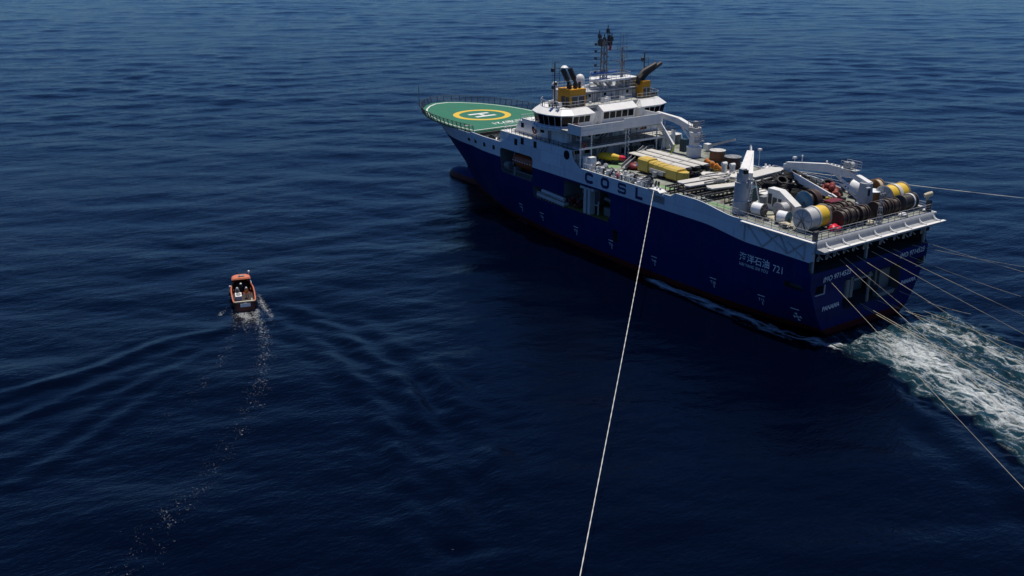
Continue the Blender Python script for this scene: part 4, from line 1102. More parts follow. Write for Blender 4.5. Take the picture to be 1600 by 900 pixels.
# main mast
ms = MB()
ms.prism([(55.2, .8), (55.2, -5.6), (57.5, -6.2), (59.5, -3), (59.5, 0), (57.5, 1.6)], 'z', 24.95, 25.25)
mast_platform = ms.build("mast_platform", white, SHIP, smooth=0)
lg = MB()
for a, b in (((55.8, -.5, 23.6), (55.6, .6, 25)), ((57, -.6, 23.6), (57, -.6, 25)), ((56, -4.8, 23.6), (56, -4.8, 25)), ((58.5, -1.5, 23.6), (58.5, -1.5, 25)), ((57, -.6, 23.6), (57, 1.3, 25)), ((57, -2.6, 23.6), (57, -1, 25)), ((56, -4.8, 23.6), (56, -3, 25))): lg.tube(a, b, .17, n=6)
lg.build("mast_leg", grey, mast_platform)
rail("mast_railing", steel, mast_platform, [(55.3, .7, 25.25), (55.3, -5.5, 25.25), (57.4, -6.0, 25.25), (59.3, -3, 25.25), (59.3, 0, 25.25), (57.5, 1.4, 25.25), (55.3, .7, 25.25)], .95, 1.1, .03, (.5, .95))
mm = MB(); cx, cy = 57, -1.0
for a in range(4):
    t = R(45 + 90 * a); mm.tube((cx + .55 * math.cos(t), cy + .55 * math.sin(t), 25.25), (cx + .42 * math.cos(t), cy + .42 * math.sin(t), 31.6), .13, n=6)
for k in range(9):
    z0 = 25.4 + k * .7; r0 = .55 - .17 * (z0 - 25.25) / 6.3
    for a in range(4):
        t = R(45 + 90 * a); t2 = R(135 + 90 * a)
        mm.tube((cx + r0 * math.cos(t), cy + r0 * math.sin(t), z0), (cx + r0 * math.cos(t2), cy + r0 * math.sin(t2), z0 + (.7 if k % 2 else 0)), .06, n=5)
mm.box(cx - .12, cx + .12, cy - .12, cy + .12, 25.25, 31.4)
mm.build("lattice_mast", midgrey, mast_platform)
an = MB()
an.box(56.4, 57.6, -1.9, -.1, 31.2, 31.3)
for y, zt in ((.1, 33.2), (-.3, 32.4), (-1.0, 32.6), (-1.7, 34.0), (-2.1, 32.9), (-2.6, 32.6)): an.tube((57, y, 31.2), (57, y, zt), .09, n=5); an.box(56.8, 57.2, y - .2, y + .2, zt - 1.3, zt - .6)
an.bar((57, .4, 31.6), (57, -2.8, 31.6), .16); an.bar((57, .1, 30.7), (57, -2.4, 30.7), .14); an.box(56.7, 57.3, -2.5, -1.9, 30.6, 31.5); an.box(56.7, 57.3, -.4, .2, 30.8, 31.6)
for k in range(5):
    z0 = 26.2 + k * 1.15; an.bar((57, -.4, z0), (57, .8, z0), .07); an.box(56.85, 57.15, .65, .95, z0, z0 + .4); an.tube((57, -1.6, z0), (57, -2.0, z0 + .4), .05, n=5)
loose(an, "antenna", darkgrey, mast_platform)
MB().box(56.5, 57.1, -3.6, 1.7, 26.1, 26.35).build("radar_scanner", cobalt, mast_platform, smooth=0)
MB().tube((56.8, -.9, 25.2), (56.8, -.9, 26.1), .3, n=10).build("radar_pedestal", white, mast_platform)
am = MB(); am.tube((57, -5.0, 25.2), (57, -5.0, 30.2), .26, .17, n=8); am.bar((57, -3.8, 30.0), (57, -6.3, 30.0), .1); am.bar((57, -2.8, 27.9), (57, -6.0, 27.9), .1); am.bar((57.0, -.8, 27.0), (57, -5, 27.0), .06)
for y, zt in ((-4.5, 32.6), (-5.1, 32.4), (-5.9, 32.6), (-6.2, 29.0), (-3.9, 30.6)): am.tube((57, y, 28.2), (57, y, zt), .035, n=5)
am.box(56.7, 57.3, -5.3, -4.7, 27.2, 27.8)
for k in range(8): am.tube((56.7, -4.7, 25.5 + k * .5), (56.7, -5.3, 25.5 + k * .5), .03, n=4)
am.tube((56.7, -4.7, 25.3), (56.7, -4.7, 29.4), .04, n=5); am.tube((56.7, -5.3, 25.3), (56.7, -5.3, 29.4), .04, n=5)
am.build("antenna_mast", midgrey, SHIP)
rd_ = MB(); rd_.lathe([(.3, 0), (.3, .9), (.75, 1.0), (.78, 2.0), (.66, 2.5), (.4, 2.8), (.01, 2.92)], (57.5, 3.6, 23.4), (0, 0, 1), 16); rd_.build("radome", white, SHIP)
rd_ = MB(); rd_.lathe([(.2, 0), (.2, .6), (.5, .7), (.5, 1.2), (.3, 1.55), (.01, 1.65)], (57.0, 9.2, 24.0), (0, 0, 1), 14); rd_.tube((57, 9.2, 21.7), (57, 9.2, 24), .2); rd_.build("radome", white, SHIP)
rd_ = MB(); rd_.tube((55.8, 8.2, 24.3), (55.8, 8.2, 27.9), .04, n=5); rd_.lathe([(.02, .35), (.3, .3), (.62, .02), (.62, -.05), (.1, -.1)], (55.8, 8.2, 27.9), (0, 0, 1), 14); rd_.build("satellite_dish", white, SHIP)
bc = MB(); bc.box(56, 59, -7.8, -5.4, 23.6, 25.0); bc.build("vent_house", midgrey, SHIP, smooth=0)
MB().box(55.9, 59.1, -7.9, -5.3, 25.0, 25.12).build("vent_house_roof", white, SHIP, smooth=0)
for y, zb, zt, nm in ((10.3, 21.8, 28.9, 1), (-8.8, 24.3, 29.2, -1)):
    lm = MB(); x = 55.6; lm.tube((x, y, zb), (x, y, zt), .1, n=6); lm.bar((x, y, zt), (x, y - .9, zt - .05), .07)
    for k in range(3): lm.box(x - .2, x + .2, y - .75, y - .7, zt - 1.0 - k * .75, zt - .96 - k * .75); lm.bar((x, y, zt - 1.0 - k * .75), (x, y - 1.0, zt - 1.0 - k * .75), .08)
    lm.tube((x, y - 1.0, zt - .9), (x, y - 1.0, zt - 3.5), .04, n=5); lm.box(x - .25, x + .25, y + .1, y + .6, zt - 1.5, zt - .9); lm.box(x - .2, x + .2, y + .1, y + .5, zt - 4.2, zt - 3.7); lm.box(x - .2, x + .2, y - .4, y, zt - 3.6, zt - 3.2)
    for k in range(12): lm.tube((x + .25, y - .15, zb + .4 + k * .4), (x + .25, y + .15, zb + .4 + k * .4), .025, n=4)
    lm.build("light_mast", darkgrey, SHIP, smooth=0)
wa = MB()
for x, y, z0, z1 in ((54.3, 3.0, 21.8, 27.4), (58, 8.9, 21.8, 29.5), (54, -8.9, 21.8, 27), (60, -2, 23.6, 28.5)): wa.tube((x, y, z0), (x, y, z1), .035, .02, n=5)
loose(wa, "whip_antenna", darkgrey, SHIP)
cl = MB()
for k in range(16):
    x = random.uniform(53.4, 58.5); y = random.choice([random.uniform(8.7, 11), random.uniform(-11, -9.2), random.uniform(-4, 4.5)])
    if abs(y) < 5 and x > 55.2: x = 54.4
    h = random.uniform(.3, 1.0); w = random.uniform(.15, .35); cl.box(x - w, x + w, y - w, y + w, 21.78, 21.78 + h)
for k in range(10):
    x = random.uniform(56, 61); y = random.uniform(-4.5, 5.8); h = random.uniform(.3, .9); w = random.uniform(.15, .4); cl.box(x - w, x + w, y - w, y + w, 23.6, 23.6 + h)
loose(cl, "roof_locker", white, SHIP)
cl = MB()
for k in range(14):
    x = random.uniform(53.2, 57.5); y = random.uniform(8.8, 11.4); h = random.uniform(.3, .8); w = random.uniform(.06, .16); cl.box(x - w, x + w, y - w, y + w, 21.78, 21.78 + h)
for k in range(5): cl.box(54.3, 54.8, -10.9 + k * .35, -10.7 + k * .35, 21.78, 22.5)
loose(cl, "roof_fitting", darkgrey, SHIP)
fl_ = MB(); fl_.add([(57, -2.0, 30.6), (57, -2.6, 30.5), (57.1, -2.6, 29.7), (57, -2.0, 29.8)], [(0, 1, 2, 3)]); fl_.build("flag", red, mast_platform, smooth=0)

# ---- cranes (bolted to the ship: parts with sub-parts)
def crane_part(x, y):
    return thing("deck_crane", None, None, (x, y, D), parent=SHIP)
# forward starboard crane: boom laid forward over the bridge balcony, knuckle arm folded down
c1 = crane_part(40.3, -6.6)
m = MB(); m.lathe([(1.2, 0.05), (1.2, 2.3), (1.25, 2.32), (1.25, 2.5), (.85, 2.6), (.8, 4.3), (.95, 4.4), (.95, 4.9), (.7, 5.0)], (40.3, -6.6, D), n=20); m.build("pedestal", white, c1)
m = MB(); m.box(39.5, 41.2, -7.3, -5.9, 18.2, 19.0); m.tube((40.2, -6.0, 18.6), (40.2, -7.5, 18.6), .45, n=12); m.box(39.6, 40.2, -7.6, -7.3, 17, 18.3); m.build("slewing_head", grey, c1, smooth=30)
m = MB(); m.bar((40.6, -6.6, 18.6), (44.2, -6.6, 19.5), 0.8, 1.0); m.bar((44.2, -6.6, 19.5), (49.3, -6.6, 19.9), .8, 1.0, w2=.55, h2=.7); m.build("boom", white, c1, smooth=0)
m = MB(); m.bar((49.2, -6.6, 19.6), (49.0, -6.6, 18.2), .5, .8); m.bar((49.0, -6.6, 18.4), (45.2, -6.6, 15.2), .55, .75, w2=.4, h2=.6); m.bar((45.2, -6.6, 15.4), (45.3, -6.6, 14.3), .4, .5); m.build("jib", white, c1, smooth=0)
m = MB(); m.tube((41, -6.6, 16.6), (43.8, -6.6, 19.0), .14); m.tube((47.5, -6.6, 14.3), (47.6, -6.6, 17.6), .2); m.tube((46.9, -5.6, 14.3), (47.5, -6.6, 17.0), .09); m.tube((46.5, -7.4, 14.3), (47.5, -6.6, 17), .09); loose(m, "boom_support", white, c1)
m = MB(); railing(m, [(39.4, -7.6, 19.0), (39.4, -5.6, 19.0), (40.9, -5.6, 19.0)], 1.1, .9, .04); m.box(39.9, 40.6, -6.9, -6.3, 19.0, 20.0); railing(m, [(39.0, -7.6, 16.9), (39.0, -5.4, 16.9)], 1, .8, .04); m.box(38.9, 39.6, -7.6, -5.4, 16.8, 16.9); m.build("operator_platform", midgrey, c1, smooth=0)
for q in range(1):
    m = MB(); m.box(43.6, 44.7, -8.6, -7.6, 14.28, 16.3); m.build("control_cabinet", teal, c1, smooth=0)
# port crane: boom pointing away to starboard
c2 = crane_part(14.4, 9.9)
m = MB(); m.lathe([(1.08, 0.05), (1.08, 1.7), (1.12, 1.72), (1.12, 1.8), (1.02, 1.85), (.95, 4.3)], (14.4, 9.9, D), n=22); m.build("pedestal", grey, c2)
m = MB(); m.box(13.9, 14.9, 9.3, 10.5, 17.7, 18.9); m.box(14.0, 14.7, 9.6, 10.4, 18.9, 19.5); m.bar((13.2, 9.9, 17.0), (13.2, 9.9, 18.3), .3); m.build("slewing_head", grey, c2, smooth=0)
m = MB(); m.box(13.6, 13.95, 9.7, 10.3, 18.9, 19.4); m.build("winch_motor", black, c2, smooth=0)
m = MB(); m.bar((14.8, 8.9, 18.2), (21.7, 0.7, 19.2), 1.9, 1.0, w2=.95, h2=.55); m.tube((21.7, .7, 19.3), (21.9, .5, 20.2), .12); m.bar((21.3, .9, 19.3), (21.8, .5, 20.0), .15); m.bar((15.2, 8.3, 18.85), (20.5, 1.8, 19.6), .5, .12); m.build("boom", white, c2, smooth=0)
m = MB(); m.bar((14.8, 8.6, 16.6), (19.4, 3.2, 18.4), .3, .35); m.tube((14.2, 7.6, 17.6), (13.2, 7.2, D), .08); m.tube((14.7, 7.4, 17.6), (16.2, 6.6, D), .08); loose(m, "boom_support", white, c2)
m = MB()
for k in range(14):
    z = D + .4 + k * .33; m.box(13.3, 13.38, 9.0, 9.5, z, z + .05); m.ball((13.5 + random.uniform(-.1, .1), 8.85 + random.uniform(-.15, .1), z), .1, n=6, m=4)
m.tube((13.34, 9.0, D), (13.34, 9.0, 18), .04); m.tube((13.34, 9.5, D), (13.34, 9.5, 18), .04); m.build("ladder", grey, c2, smooth=0)
# after starboard crane: long boom laid forward, arm folded under
c3 = crane_part(5.7, -4.7)
m = MB(); m.lathe([(1.15, 0.05), (1.15, 1.0), (1.2, 1.02), (1.2, 1.15), (1.05, 1.2), (.85, 3.6), (.85, 3.9)], (5.7, -4.7, D), n=20); m.box(4.6, 4.95, -4.3, -3.6, 15.6, 16.9); m.build("pedestal", grey, c3, smooth=30)
m = MB(); m.box(4.55, 4.62, -4.15, -3.75, 15.8, 16.7); m.build("hatch", black, c3, smooth=0)
m = MB(); m.bar((5.2, -4.7, 17.1), (8.8, -4.7, 18.2), .85, .7); m.bar((8.6, -4.7, 18.0), (12, -4.7, 18.1), .85, 1.25, w2=.8, h2=1.15); m.bar((12, -4.7, 18.1), (19.4, -4.7, 17.1), .8, 1.15, w2=.6, h2=.9); m.build("boom", white, c3, smooth=0)
m = MB(); m.bar((19.3, -4.7, 17.3), (19.1, -4.7, 15.4), .65, 1.1); m.bar((19.2, -4.7, 15.9), (11.2, -4.7, 14.2), .6, .95, w2=.45, h2=.6); m.bar((11.3, -4.7, 14.3), (10.4, -4.7, 14.0), .5, .6); m.build("jib", white, c3, smooth=0)
m = MB(); m.tube((6.6, -4.7, 15.3), (11.2, -4.7, 17.6), .2); m.tube((6.4, -4.2, 14.9), (9.5, -4.2, 16.4), .12); m.bar((17.9, -4.7, D), (17.9, -4.7, 15.2), .4); m.bar((17.1, -4.7, D), (17.8, -4.7, 15.0), .14); loose(m, "boom_support", white, c3)
m = MB(); railing(m, [(9.6, -5.3, 18.6), (7.2, -5.3, 18.6)], 1.0, .8, .04); railing(m, [(9.6, -4.0, 18.6), (7.2, -4.0, 18.6)], 1, .8, .04); m.box(7.2, 9.6, -5.3, -4.0, 18.55, 18.62); m.box(8.7, 9.4, -5.0, -4.3, 18.6, 19.5); m.tube((8.4, -4.3, 19.2), (8.4, -5, 19.2), .4, n=12); m.build("operator_platform", grey, c3, smooth=0)
m = MB()
for x in (12.5, 16.8): m = MB(); m.tube((x, -4.7, 18.1), (x, -4.7, 18.9), .05, n=5); m.ball((x, -4.7, 18.9), .13, n=8, m=6); m.build("boom_lamp", white, c3)
pass
m = MB()
for k in range(5): m.tube((9.2 + .6 * k, -4.55, 18.72 - .0 * k), (9.6 + .6 * k, -4.55, 18.72), .08, n=6)
loose(m, "hydraulic_line", midgrey, c3, 35)
# small provision crane on the starboard rail
c4 = crane_part(41.8, -11.3)
m = MB(); m.tube((41.8, -11.3, D), (41.8, -11.3, 15.0), .32, n=12); m.box(41.3, 42.4, -11.8, -10.8, 14.6, 15.5); m.build("pedestal", white, c4)
m = MB(); m.bar((41.6, -11.4, 15.2), (36.6, -12.0, 17.0), .4, .45, w2=.25, h2=.3); m.build("boom", grey, c4, smooth=0)

# ---- deck machinery along the port rail (bolted)
for x, y, s, dm, fm, yw in ((45.4, 9.6, .75, white, midgrey, .1), (43.2, 10.6, .85, darkgrey, white, 1.5), (41.2, 10.2, .7, midgrey, white, .3), (39.2, 10.9, .7, darkgrey, midgrey, 1.3), (36.6, 10.0, .8, steel, white, .2), (34.4, 10.4, .9, darkgrey, white, 1.4), (32.6, 10.2, 1.0, darkgrey, midgrey, .5), (44.2, 8.6, .6, white, grey, .8)):
    winch("deck_winch", x, y, D + .03, s, dm, fm, SHIP, yw)
m = MB()
for k in range(60):
    x = random.uniform(31.4, 46); y = random.uniform(9.2, 11.5); h = random.uniform(.3, 1.0); w = random.uniform(.06, .22); m.box(x - w, x + w, y - w, y + w, D + .03, D + h)
loose(m, "pale_fitting", white, SHIP)
m = MB()
for k in range(50):
    x = random.uniform(30.5, 46); y = random.uniform(8.7, 11.5); h = random.uniform(.3, .9); w = random.uniform(.06, .2); m.box(x - w, x + w, y - w, y + w, D + .03, D + h)
for k in range(48):
    x = random.choice([random.uniform(1, 30), random.uniform(1, 14)]); y = random.uniform(-11, 11); h = random.uniform(.2, .9); w = random.uniform(.1, .42); m.box(x - w, x + w, y - w, y + w, D + .03, D + h)
loose(m, "dark_fitting", darkgrey, SHIP)
m = MB()
for k in range(9): m.torus((38.6 - k * .05 + .1 * (k % 3), 10.9, D + .1 + .08 * k), .35, .07, (random.uniform(-.2, .2), random.uniform(-.2, .2), 1), 12, 5)
m.build("hose_bundle", red, SHIP)
rail("deck_railing", white, SHIP, [(38, 11.6, D), (31.4, 11.6, D)], 1.0, .5, .03, (1.0,)); rail("deck_railing", white, SHIP, [(46, 11.6, D), (42.5, 11.6, D)], 1.0, .5, .03, (1.0,))
rail("deck_railing", grey, SHIP, [(23.5, 11.4, D + .0), (17.2, 11.4, D), (13.2, 11.6, D)], 1.05, 1.5, .04)
rail("deck_railing", steel, SHIP, [(12.6, 11.9, D), (0.2, 11.9, D), (0.2, -11.9, D)], 1.05, 1.35, .045, (.35, .7, 1.05)); rail("deck_railing", steel, SHIP, [(0.2, -11.9, D), (28, -11.7, D)], 1.05, 1.8, .04)
m = MB(); m.box(.05, .5, 11.4, 11.95, D, D + 1.15); m.box(.3, .8, -12, -11.4, D, D + 1.5); loose(m, "rail_corner_post", darkgrey, SHIP)
lt = MB(); lt.tube((.8, -11.6, D + 1.4), (.8, -11.6, D + 2.0), .2, n=8); lt.lathe([(.3, -.5), (.34, .1), (.3, .6), (.1, .62)], (.8, -11.6, D + 2.25), (-.5, -.8, .3), 12); lt.build("search_light", cream, SHIP)
lm = MB(); bx_, by_ = 0.75, -1.4
for a in range(4):
    t = R(45 + 90 * a); lm.tube((bx_ + .3 * math.cos(t), by_ + .3 * math.sin(t), D), (bx_ + .25 * math.cos(t), by_ + .25 * math.sin(t), D + 4.0), .034, n=5)
for k in range(8):
    for a in range(4):
        t = R(45 + 90 * a); t2 = R(135 + 90 * a); z = D + .1 + k * .5
        lm.tube((bx_ + .28 * math.cos(t), by_ + .28 * math.sin(t), z), (bx_ + .28 * math.cos(t2), by_ + .28 * math.sin(t2), z + (.5 if k % 2 else 0)), .03, n=4)
lm.bar((bx_ - .1, by_ - .6, D + 3.9), (bx_ - .1, by_ + .6, D + 3.9), .12)
lm.build("light_tower", steel, SHIP, smooth=0)
for k in range(3):
    m = MB(); x = 28.5 - k * 7 + 2; y = -11.2; m.tube((x, y, D), (x, y, D + 3.0), .042, n=5); m.box(x - .25, x + .25, y - .25, y + .25, D + 3, D + 3.3); m.build("deck_light", white, SHIP, smooth=0)
# white winch housing amidships
m = MB(); m.prism([(13.9, D + .03), (13.9, 16.3), (11.9, 16.3), (9.0, D + 1.3), (8.8, D + .03), (10.3, D + .03), (10.9, D + 1.2), (12.0, D + 1.2), (12.0, D + .03)], 'y', 4.1, 5.3)
o = m.build("winch_housing", white, SHIP, smooth=0)
m = MB(); m.box(12.2, 12.9, 5.29, 5.36, D + .5, 15.2); m.box(13.1, 13.7, 5.29, 5.36, 14.2, 15.6); m.box(11.4, 11.95, 5.29, 5.34, 14.5, 15.2); loose(m, "control_panel", darkgrey, o)
m = MB(); m.box(14.1, 14.9, 4.5, 5.8, D + .03, 15.0); m.build("control_cabinet", midgrey, SHIP, smooth=0)

# ================================================================== THINGS ON DECK (each lashed down, each its own)
ORIG['base'] = Vector((0, 0, 0))
def cable_reel(name, label, group, loc, Rr, W, sections, fl_m, face_m, rot=0.0, spokes=True, cat="reel", end_m=None):
    """reel with its axis along local y, resting on local z = 0 in a cradle; sections = [(y0, y1, radius, material, name)]"""
    t = thing(name, label, cat, (0, 0, 0), group)
    zc = Rr + .12
    for k, y in enumerate((W / 2, -W / 2)):
        m = MB(); a = .07
        m.lathe([(Rr * .2, -a), (Rr * .97, -a), (Rr, -a * .6), (Rr, a * .6), (Rr * .97, a), (Rr * .2, a)], (0, y, zc), (0, 1, 0), 28)
        f = m.build("flange", (face_m if k == 0 else (end_m or face_m)), t)
        m = MB(); m.torus((0, y, zc), Rr - .01, .045, (0, 1, 0), 28, 5); m.build("rim", rimmat, f)
        if spokes:
            s = MB(); yy = y + (.075 if k == 0 else -.075)
            for q in range(8):
                c, sn = math.cos(q * math.pi / 4), math.sin(q * math.pi / 4)
                s.bar((Rr * .2 * c, yy, zc + Rr * .2 * sn), (Rr * .9 * c, yy, zc + Rr * .9 * sn), .07, .05, up=(0, 1, 0))
            s.lathe([(Rr * .24, -.06), (Rr * .24, .06), (.03, .08)], (0, yy, zc), (0, 1 if k == 0 else -1, 0), 14)
            s.build("spokes", fl_m, f, smooth=0)
    for (y0, y1, rr, mm_, nm) in sections:
        m = MB(); n = max(2, int((y1 - y0) / .16)); pr = [(rr * .6, y0)]
        for i in range(n):
            a0 = y0 + (y1 - y0) * i / n; a1 = y0 + (y1 - y0) * (i + 1) / n
            pr += [(rr - .03, a0 + .002), (rr, (a0 + a1) / 2)]
        pr += [(rr - .03, y1), (rr * .6, y1)]
        m.lathe(pr, (0, 0, zc), (0, 1, 0), 28); m.build(nm, mm_, t)
    m = MB()
    for y in (W / 2 + .12, -W / 2 - .12):
        m.bar((-Rr * .7, y, .05), (Rr * .7, y, .05), .14, .1); m.bar((-Rr * .6, y, .06), (0, y, zc), .1); m.bar((Rr * .6, y, .06), (0, y, zc), .1)
    loose(m, "cradle", darkgrey, t)
    t.location = loc; t.rotation_euler = (0, 0, rot)
    return t
Z0 = D + .03
# the two big grey and yellow reels
big = cable_reel("cable_reel", "big pale blue faced reel of grey and yellow cable beside the port stern corner", None, (3.6, 8.35, Z0), 1.5, 3.9,
           [(.15, 1.85, 1.38, grey, "wound_cable"), (-.12, .12, 1.5, offwhite, "divider"), (-1.8, -.15, 1.36, lineyellow, "wound_cable")], midgrey, grey)
cable_reel("cable_reel", "big grey reel with two bands of yellow cable near the search light", None, (5.0, -9.9, Z0), 1.5, 3.9,
           [(.3, 1.85, 1.34, lineyellow, "wound_cable"), (.02, .28, 1.5, offwhite, "divider"), (-.5, -.05, 1.42, offwhite, "divider"), (-1.85, -.55, 1.34, lineyellow, "wound_cable")], midgrey, grey, end_m=offwhite)
cable_reel("cable_reel", "white wound spool with dark spoked end beside the port crane column", None, (11.9, 9.1, Z0), .85, 1.7, [(-.8, .8, .8, hullwhite, "wound_cable")], steel, darkgrey, rot=R(90) + R(8))
cable_reel("cable_reel", "small white spool with blue end disc lying by the port rail", None, (7.4, 9.4, Z0), .85, 1.5, [(-.7, .7, .78, hullwhite, "wound_cable")], blue, blue, rot=R(90) + R(12), spokes=False, end_m=brown)
cable_reel("cable_reel", "blue faced reel with thick dark brown flange behind the white winch housing", None, (9.2, 2.4, Z0), 1.5, 1.9, [(-.95, .0, 1.52, flange, "wound_cable"), (.0, .85, 1.1, brown, "wound_cable")], blue, blue, spokes=False, end_m=flange)
cable_reel("cable_reel", "plain light grey winch reel in front of the white housing", None, (10.0, 6.7, Z0), .95, 1.5, [(-.7, .7, .8, grey, "wound_cable")], grey, grey)
cable_reel("cable_reel", "white drum with dark blue end on the starboard side near the stern", None, (10.2, -9.6, Z0), 1.25, 2.2, [(-1.05, 1.05, 1.2, hullwhite, "wound_cable")], teal, teal, rot=R(90), spokes=False)
cable_reel("cable_reel", "orange brown reel on the starboard edge behind the dark blue drum end", None, (8.8, -11.3, Z0 + .4), 1.15, 1.0, [(-.45, .45, 1.0, cream, "wound_cable")], copper, copper, spokes=False)
cable_reel("cable_reel", "black wound reel with one white band beside the starboard stern rail", None, (2.5, -9.4, Z0), 1.1, 2.6, [(-.5, 1.25, 1.0, black, "wound_cable"), (-.75, -.5, 1.06, hullwhite, "divider"), (-1.25, -.75, 1.0, black, "wound_cable")], darkgrey, darkgrey)
# rows of brown streamer reels
rows = [("brown cable reel beside the bright red sheet, first in the stern rail row", "brown reels along the stern rail", 2.1, 4.9, 6, .95, .98),
        ("dark brown reel next to the big yellow reel, first in the second row", "brown reels in the second row", 4.9, 4.0, 5, .98, 1.0),
        ("brown cable reel just beyond the light tower, first in that row", "brown reels beyond the light tower", 2.3, -2.6, 5, .98, 1.02)]
for lab, grp, x, y, n_, dy, sc in rows:
    pr = cable_reel("cable_reel", lab, grp, (x, y, Z0), 1.12, .84, [(-.37, .37, .98, brown, "wound_cable")], flange, flange, spokes=False)
    seq = ["second", "third", "fourth", "fifth", "sixth"]
    ref = {2.1: "brown reel from the bright red sheet along the stern rail", 4.9: "dark brown reel from the big yellow reel in the second row", 2.3: "brown reel past the light tower toward the black reel"}[x]
    for k in range(1, n_): dup(pr, (x + random.uniform(-.3, .3), y - k * dy + random.uniform(-.04, .04), Z0), R(random.uniform(-5, 5)), seq[k - 1] + " " + ref, grp, scale=random.uniform(.86, 1.1))
# vertical drums
def upright_drum(label, loc, r, h, side, topm):
    t = thing("cable_drum", label, "drum", (0, 0, 0))
    m = MB(); n = 10; pr = [(r * .3, .1)]
    for i in range(n): pr += [(r * .93, .1 + (h - .2) * i / n), (r * .96, .1 + (h - .2) * (i + .5) / n)]
    m.lathe(pr + [(r * .3, h - .1)], (0, 0, 0), n=28); m.build("wound_cable", side, t)
    m = MB(); m.lathe([(.1, h - .08), (r, h - .08), (r, h), (r * .3, h + .03), (.1, h + .1)], (0, 0, 0), n=28)
    for q in range(6):
        a = q * math.pi / 3; m.bar((r * .2 * math.cos(a), r * .2 * math.sin(a), h + .03), (r * .95 * math.cos(a), r * .95 * math.sin(a), h + .03), .08, .06)
    m.build("top_plate", topm, t, smooth=30)
    m = MB(); m.lathe([(.1, 0), (r, 0), (r, .08), (.1, .08)], (0, 0, 0), n=28); m.build("bottom_plate", side, t)
    t.location = loc; return t
upright_drum("upright orange brown drum with pale top plate beside the forward crane", (36.6, -8.2, 14.28), 1.3, 1.5, copper, offwhite)
upright_drum("upright dark brown drum with grey top, beside the pale topped drum", (33.6, -8.6, D + .04), 1.35, 1.8, flange, midgrey)
upright_drum("flat tan drum under a white lid near the after crane column", (6.6, -7.6, D + 1.0), 1.15, 1.2, copper, hullwhite)
m = MB(); m.box(5.5, 7.7, -8.7, -6.5, D + .03, D + .98); tag(m.build("steel_pallet", darkgrey, None, smooth=0), "dark steel stand under the flat tan drum", "stand")

# floats amidships
def yellow_float():
    t = thing("tow_float", "long yellow segmented tow float lying along the port walkway", "float")
    m = MB()
    def seg(x0, x1, w, z0, z1, c=.25):
        yc = 4.75
        m.prism([(yc - w + c, z0), (yc + w - c, z0), (yc + w, z0 + c), (yc + w, z1 - c), (yc + w - c, z1), (yc - w + c, z1), (yc - w, z1 - c), (yc - w, z0 + c)], 'x', x0, x1)
    seg(37.6, 39.9, 1.05, D + .25, 15.75); seg(36.6, 37.58, .9, D + .5, 15.55); seg(35.5, 36.55, .9, D + .5, 15.5); seg(34.4, 35.45, .9, D + .5, 15.45); seg(33.6, 34.35, .92, D + .4, 15.4); seg(31.2, 33.55, 1.05, D + .25, 15.4)
    m.prism([(31.2, 5.7), (31.2, 3.8), (30.2, 4.1), (29.7, 4.75), (30.2, 5.4)], 'z', D + .5, 15.1)
    m.build("float_body", yellow, t, smooth=0)
    m = MB(); m.box(33.8, 36.8, 5.75, 6.1, 14.0, 14.5); m.tube((37.0, 5.9, 14.6), (33.4, 5.9, 14.6), .1); m.box(35.0, 35.7, 6.1, 6.5, 13.7, 14.4); m.build("bracket", steel, t, smooth=0)
    m = MB()
    for x in (32, 35, 38.6): m.box(x - .12, x + .12, 3.9, 5.7, D + .03, D + .5)
    loose(m, "cradle", darkgrey, t)
    return t
yellow_float()
def float_row(yc, label, x0=31.2, x1=44.6):
    t = thing("tow_float", label, "float", (0, 0, 0), "white tow floats on the dark rack")
    w = .58
    m = MB(); m.prism([(yc - w, 14.62), (yc + w, 14.62), (yc + w, 15.26), (yc - w, 15.26)], 'x', x0 + .5, x1)
    m.prism([(x0 + .5, yc + w), (x0 + .5, yc - w), (x0, yc - .3), (x0, yc + .3)], 'z', 14.7, 15.2)
    m.build("float_body", black, t, smooth=0)  # sides coloured black to paint dark gaps between the floats
    w2 = w + .1
    m = MB(); m.prism([(yc - w2, 15.265), (yc + w2, 15.265), (yc + w2 - .12, 15.38), (yc - w2 + .12, 15.38)], 'x', x0 + .45, x1 + .05)
    m.build("top_shell", offwhite, t, smooth=0)
    m = MB()
    for x in (35.2, 39.6): m.box(x - .09, x + .09, yc - w + .15, yc + w - .15, 15.36, 15.40)
    loose(m, "strap", darkgrey, t)
float_row(2.9, "white tow float lying directly beside the yellow float")
float_row(1.05, "middle one of three white tow floats between two dark gaps")
float_row(-.8, "white tow float farthest from the yellow float on the rack")
t = thing("float_rack", "dark steel rack carrying the three white floats", "rack")
m = MB(); m.box(31.4, 44.6, -1.7, 3.8, 14.56, 14.6); m.build("gap_shade_sheet", black, t, smooth=0)  # black sheet added to shade the gaps between the floats
m = MB()
for y in (-1.75, .12, 1.98, 3.8): m.bar((31.0, y, 14.45), (44.8, y, 14.45), .16, .2)
m.build("beam", black, t, smooth=0)  # coloured black so the float gaps stay dark
for x in (31.4, 35.8, 40.2, 44.4):
    m = MB(); m.bar((x, -1.7, 14.4), (x, 3.8, 14.4), .16, .2)
    for y in (-1.7, 1.0, 3.7): m.box(x - .08, x + .08, y - .08, y + .08, (D + .04 if not (y < -1.2 and x > 35.8) else 14.28), 14.4)
    m.build("trestle", darkgrey, t, smooth=0)
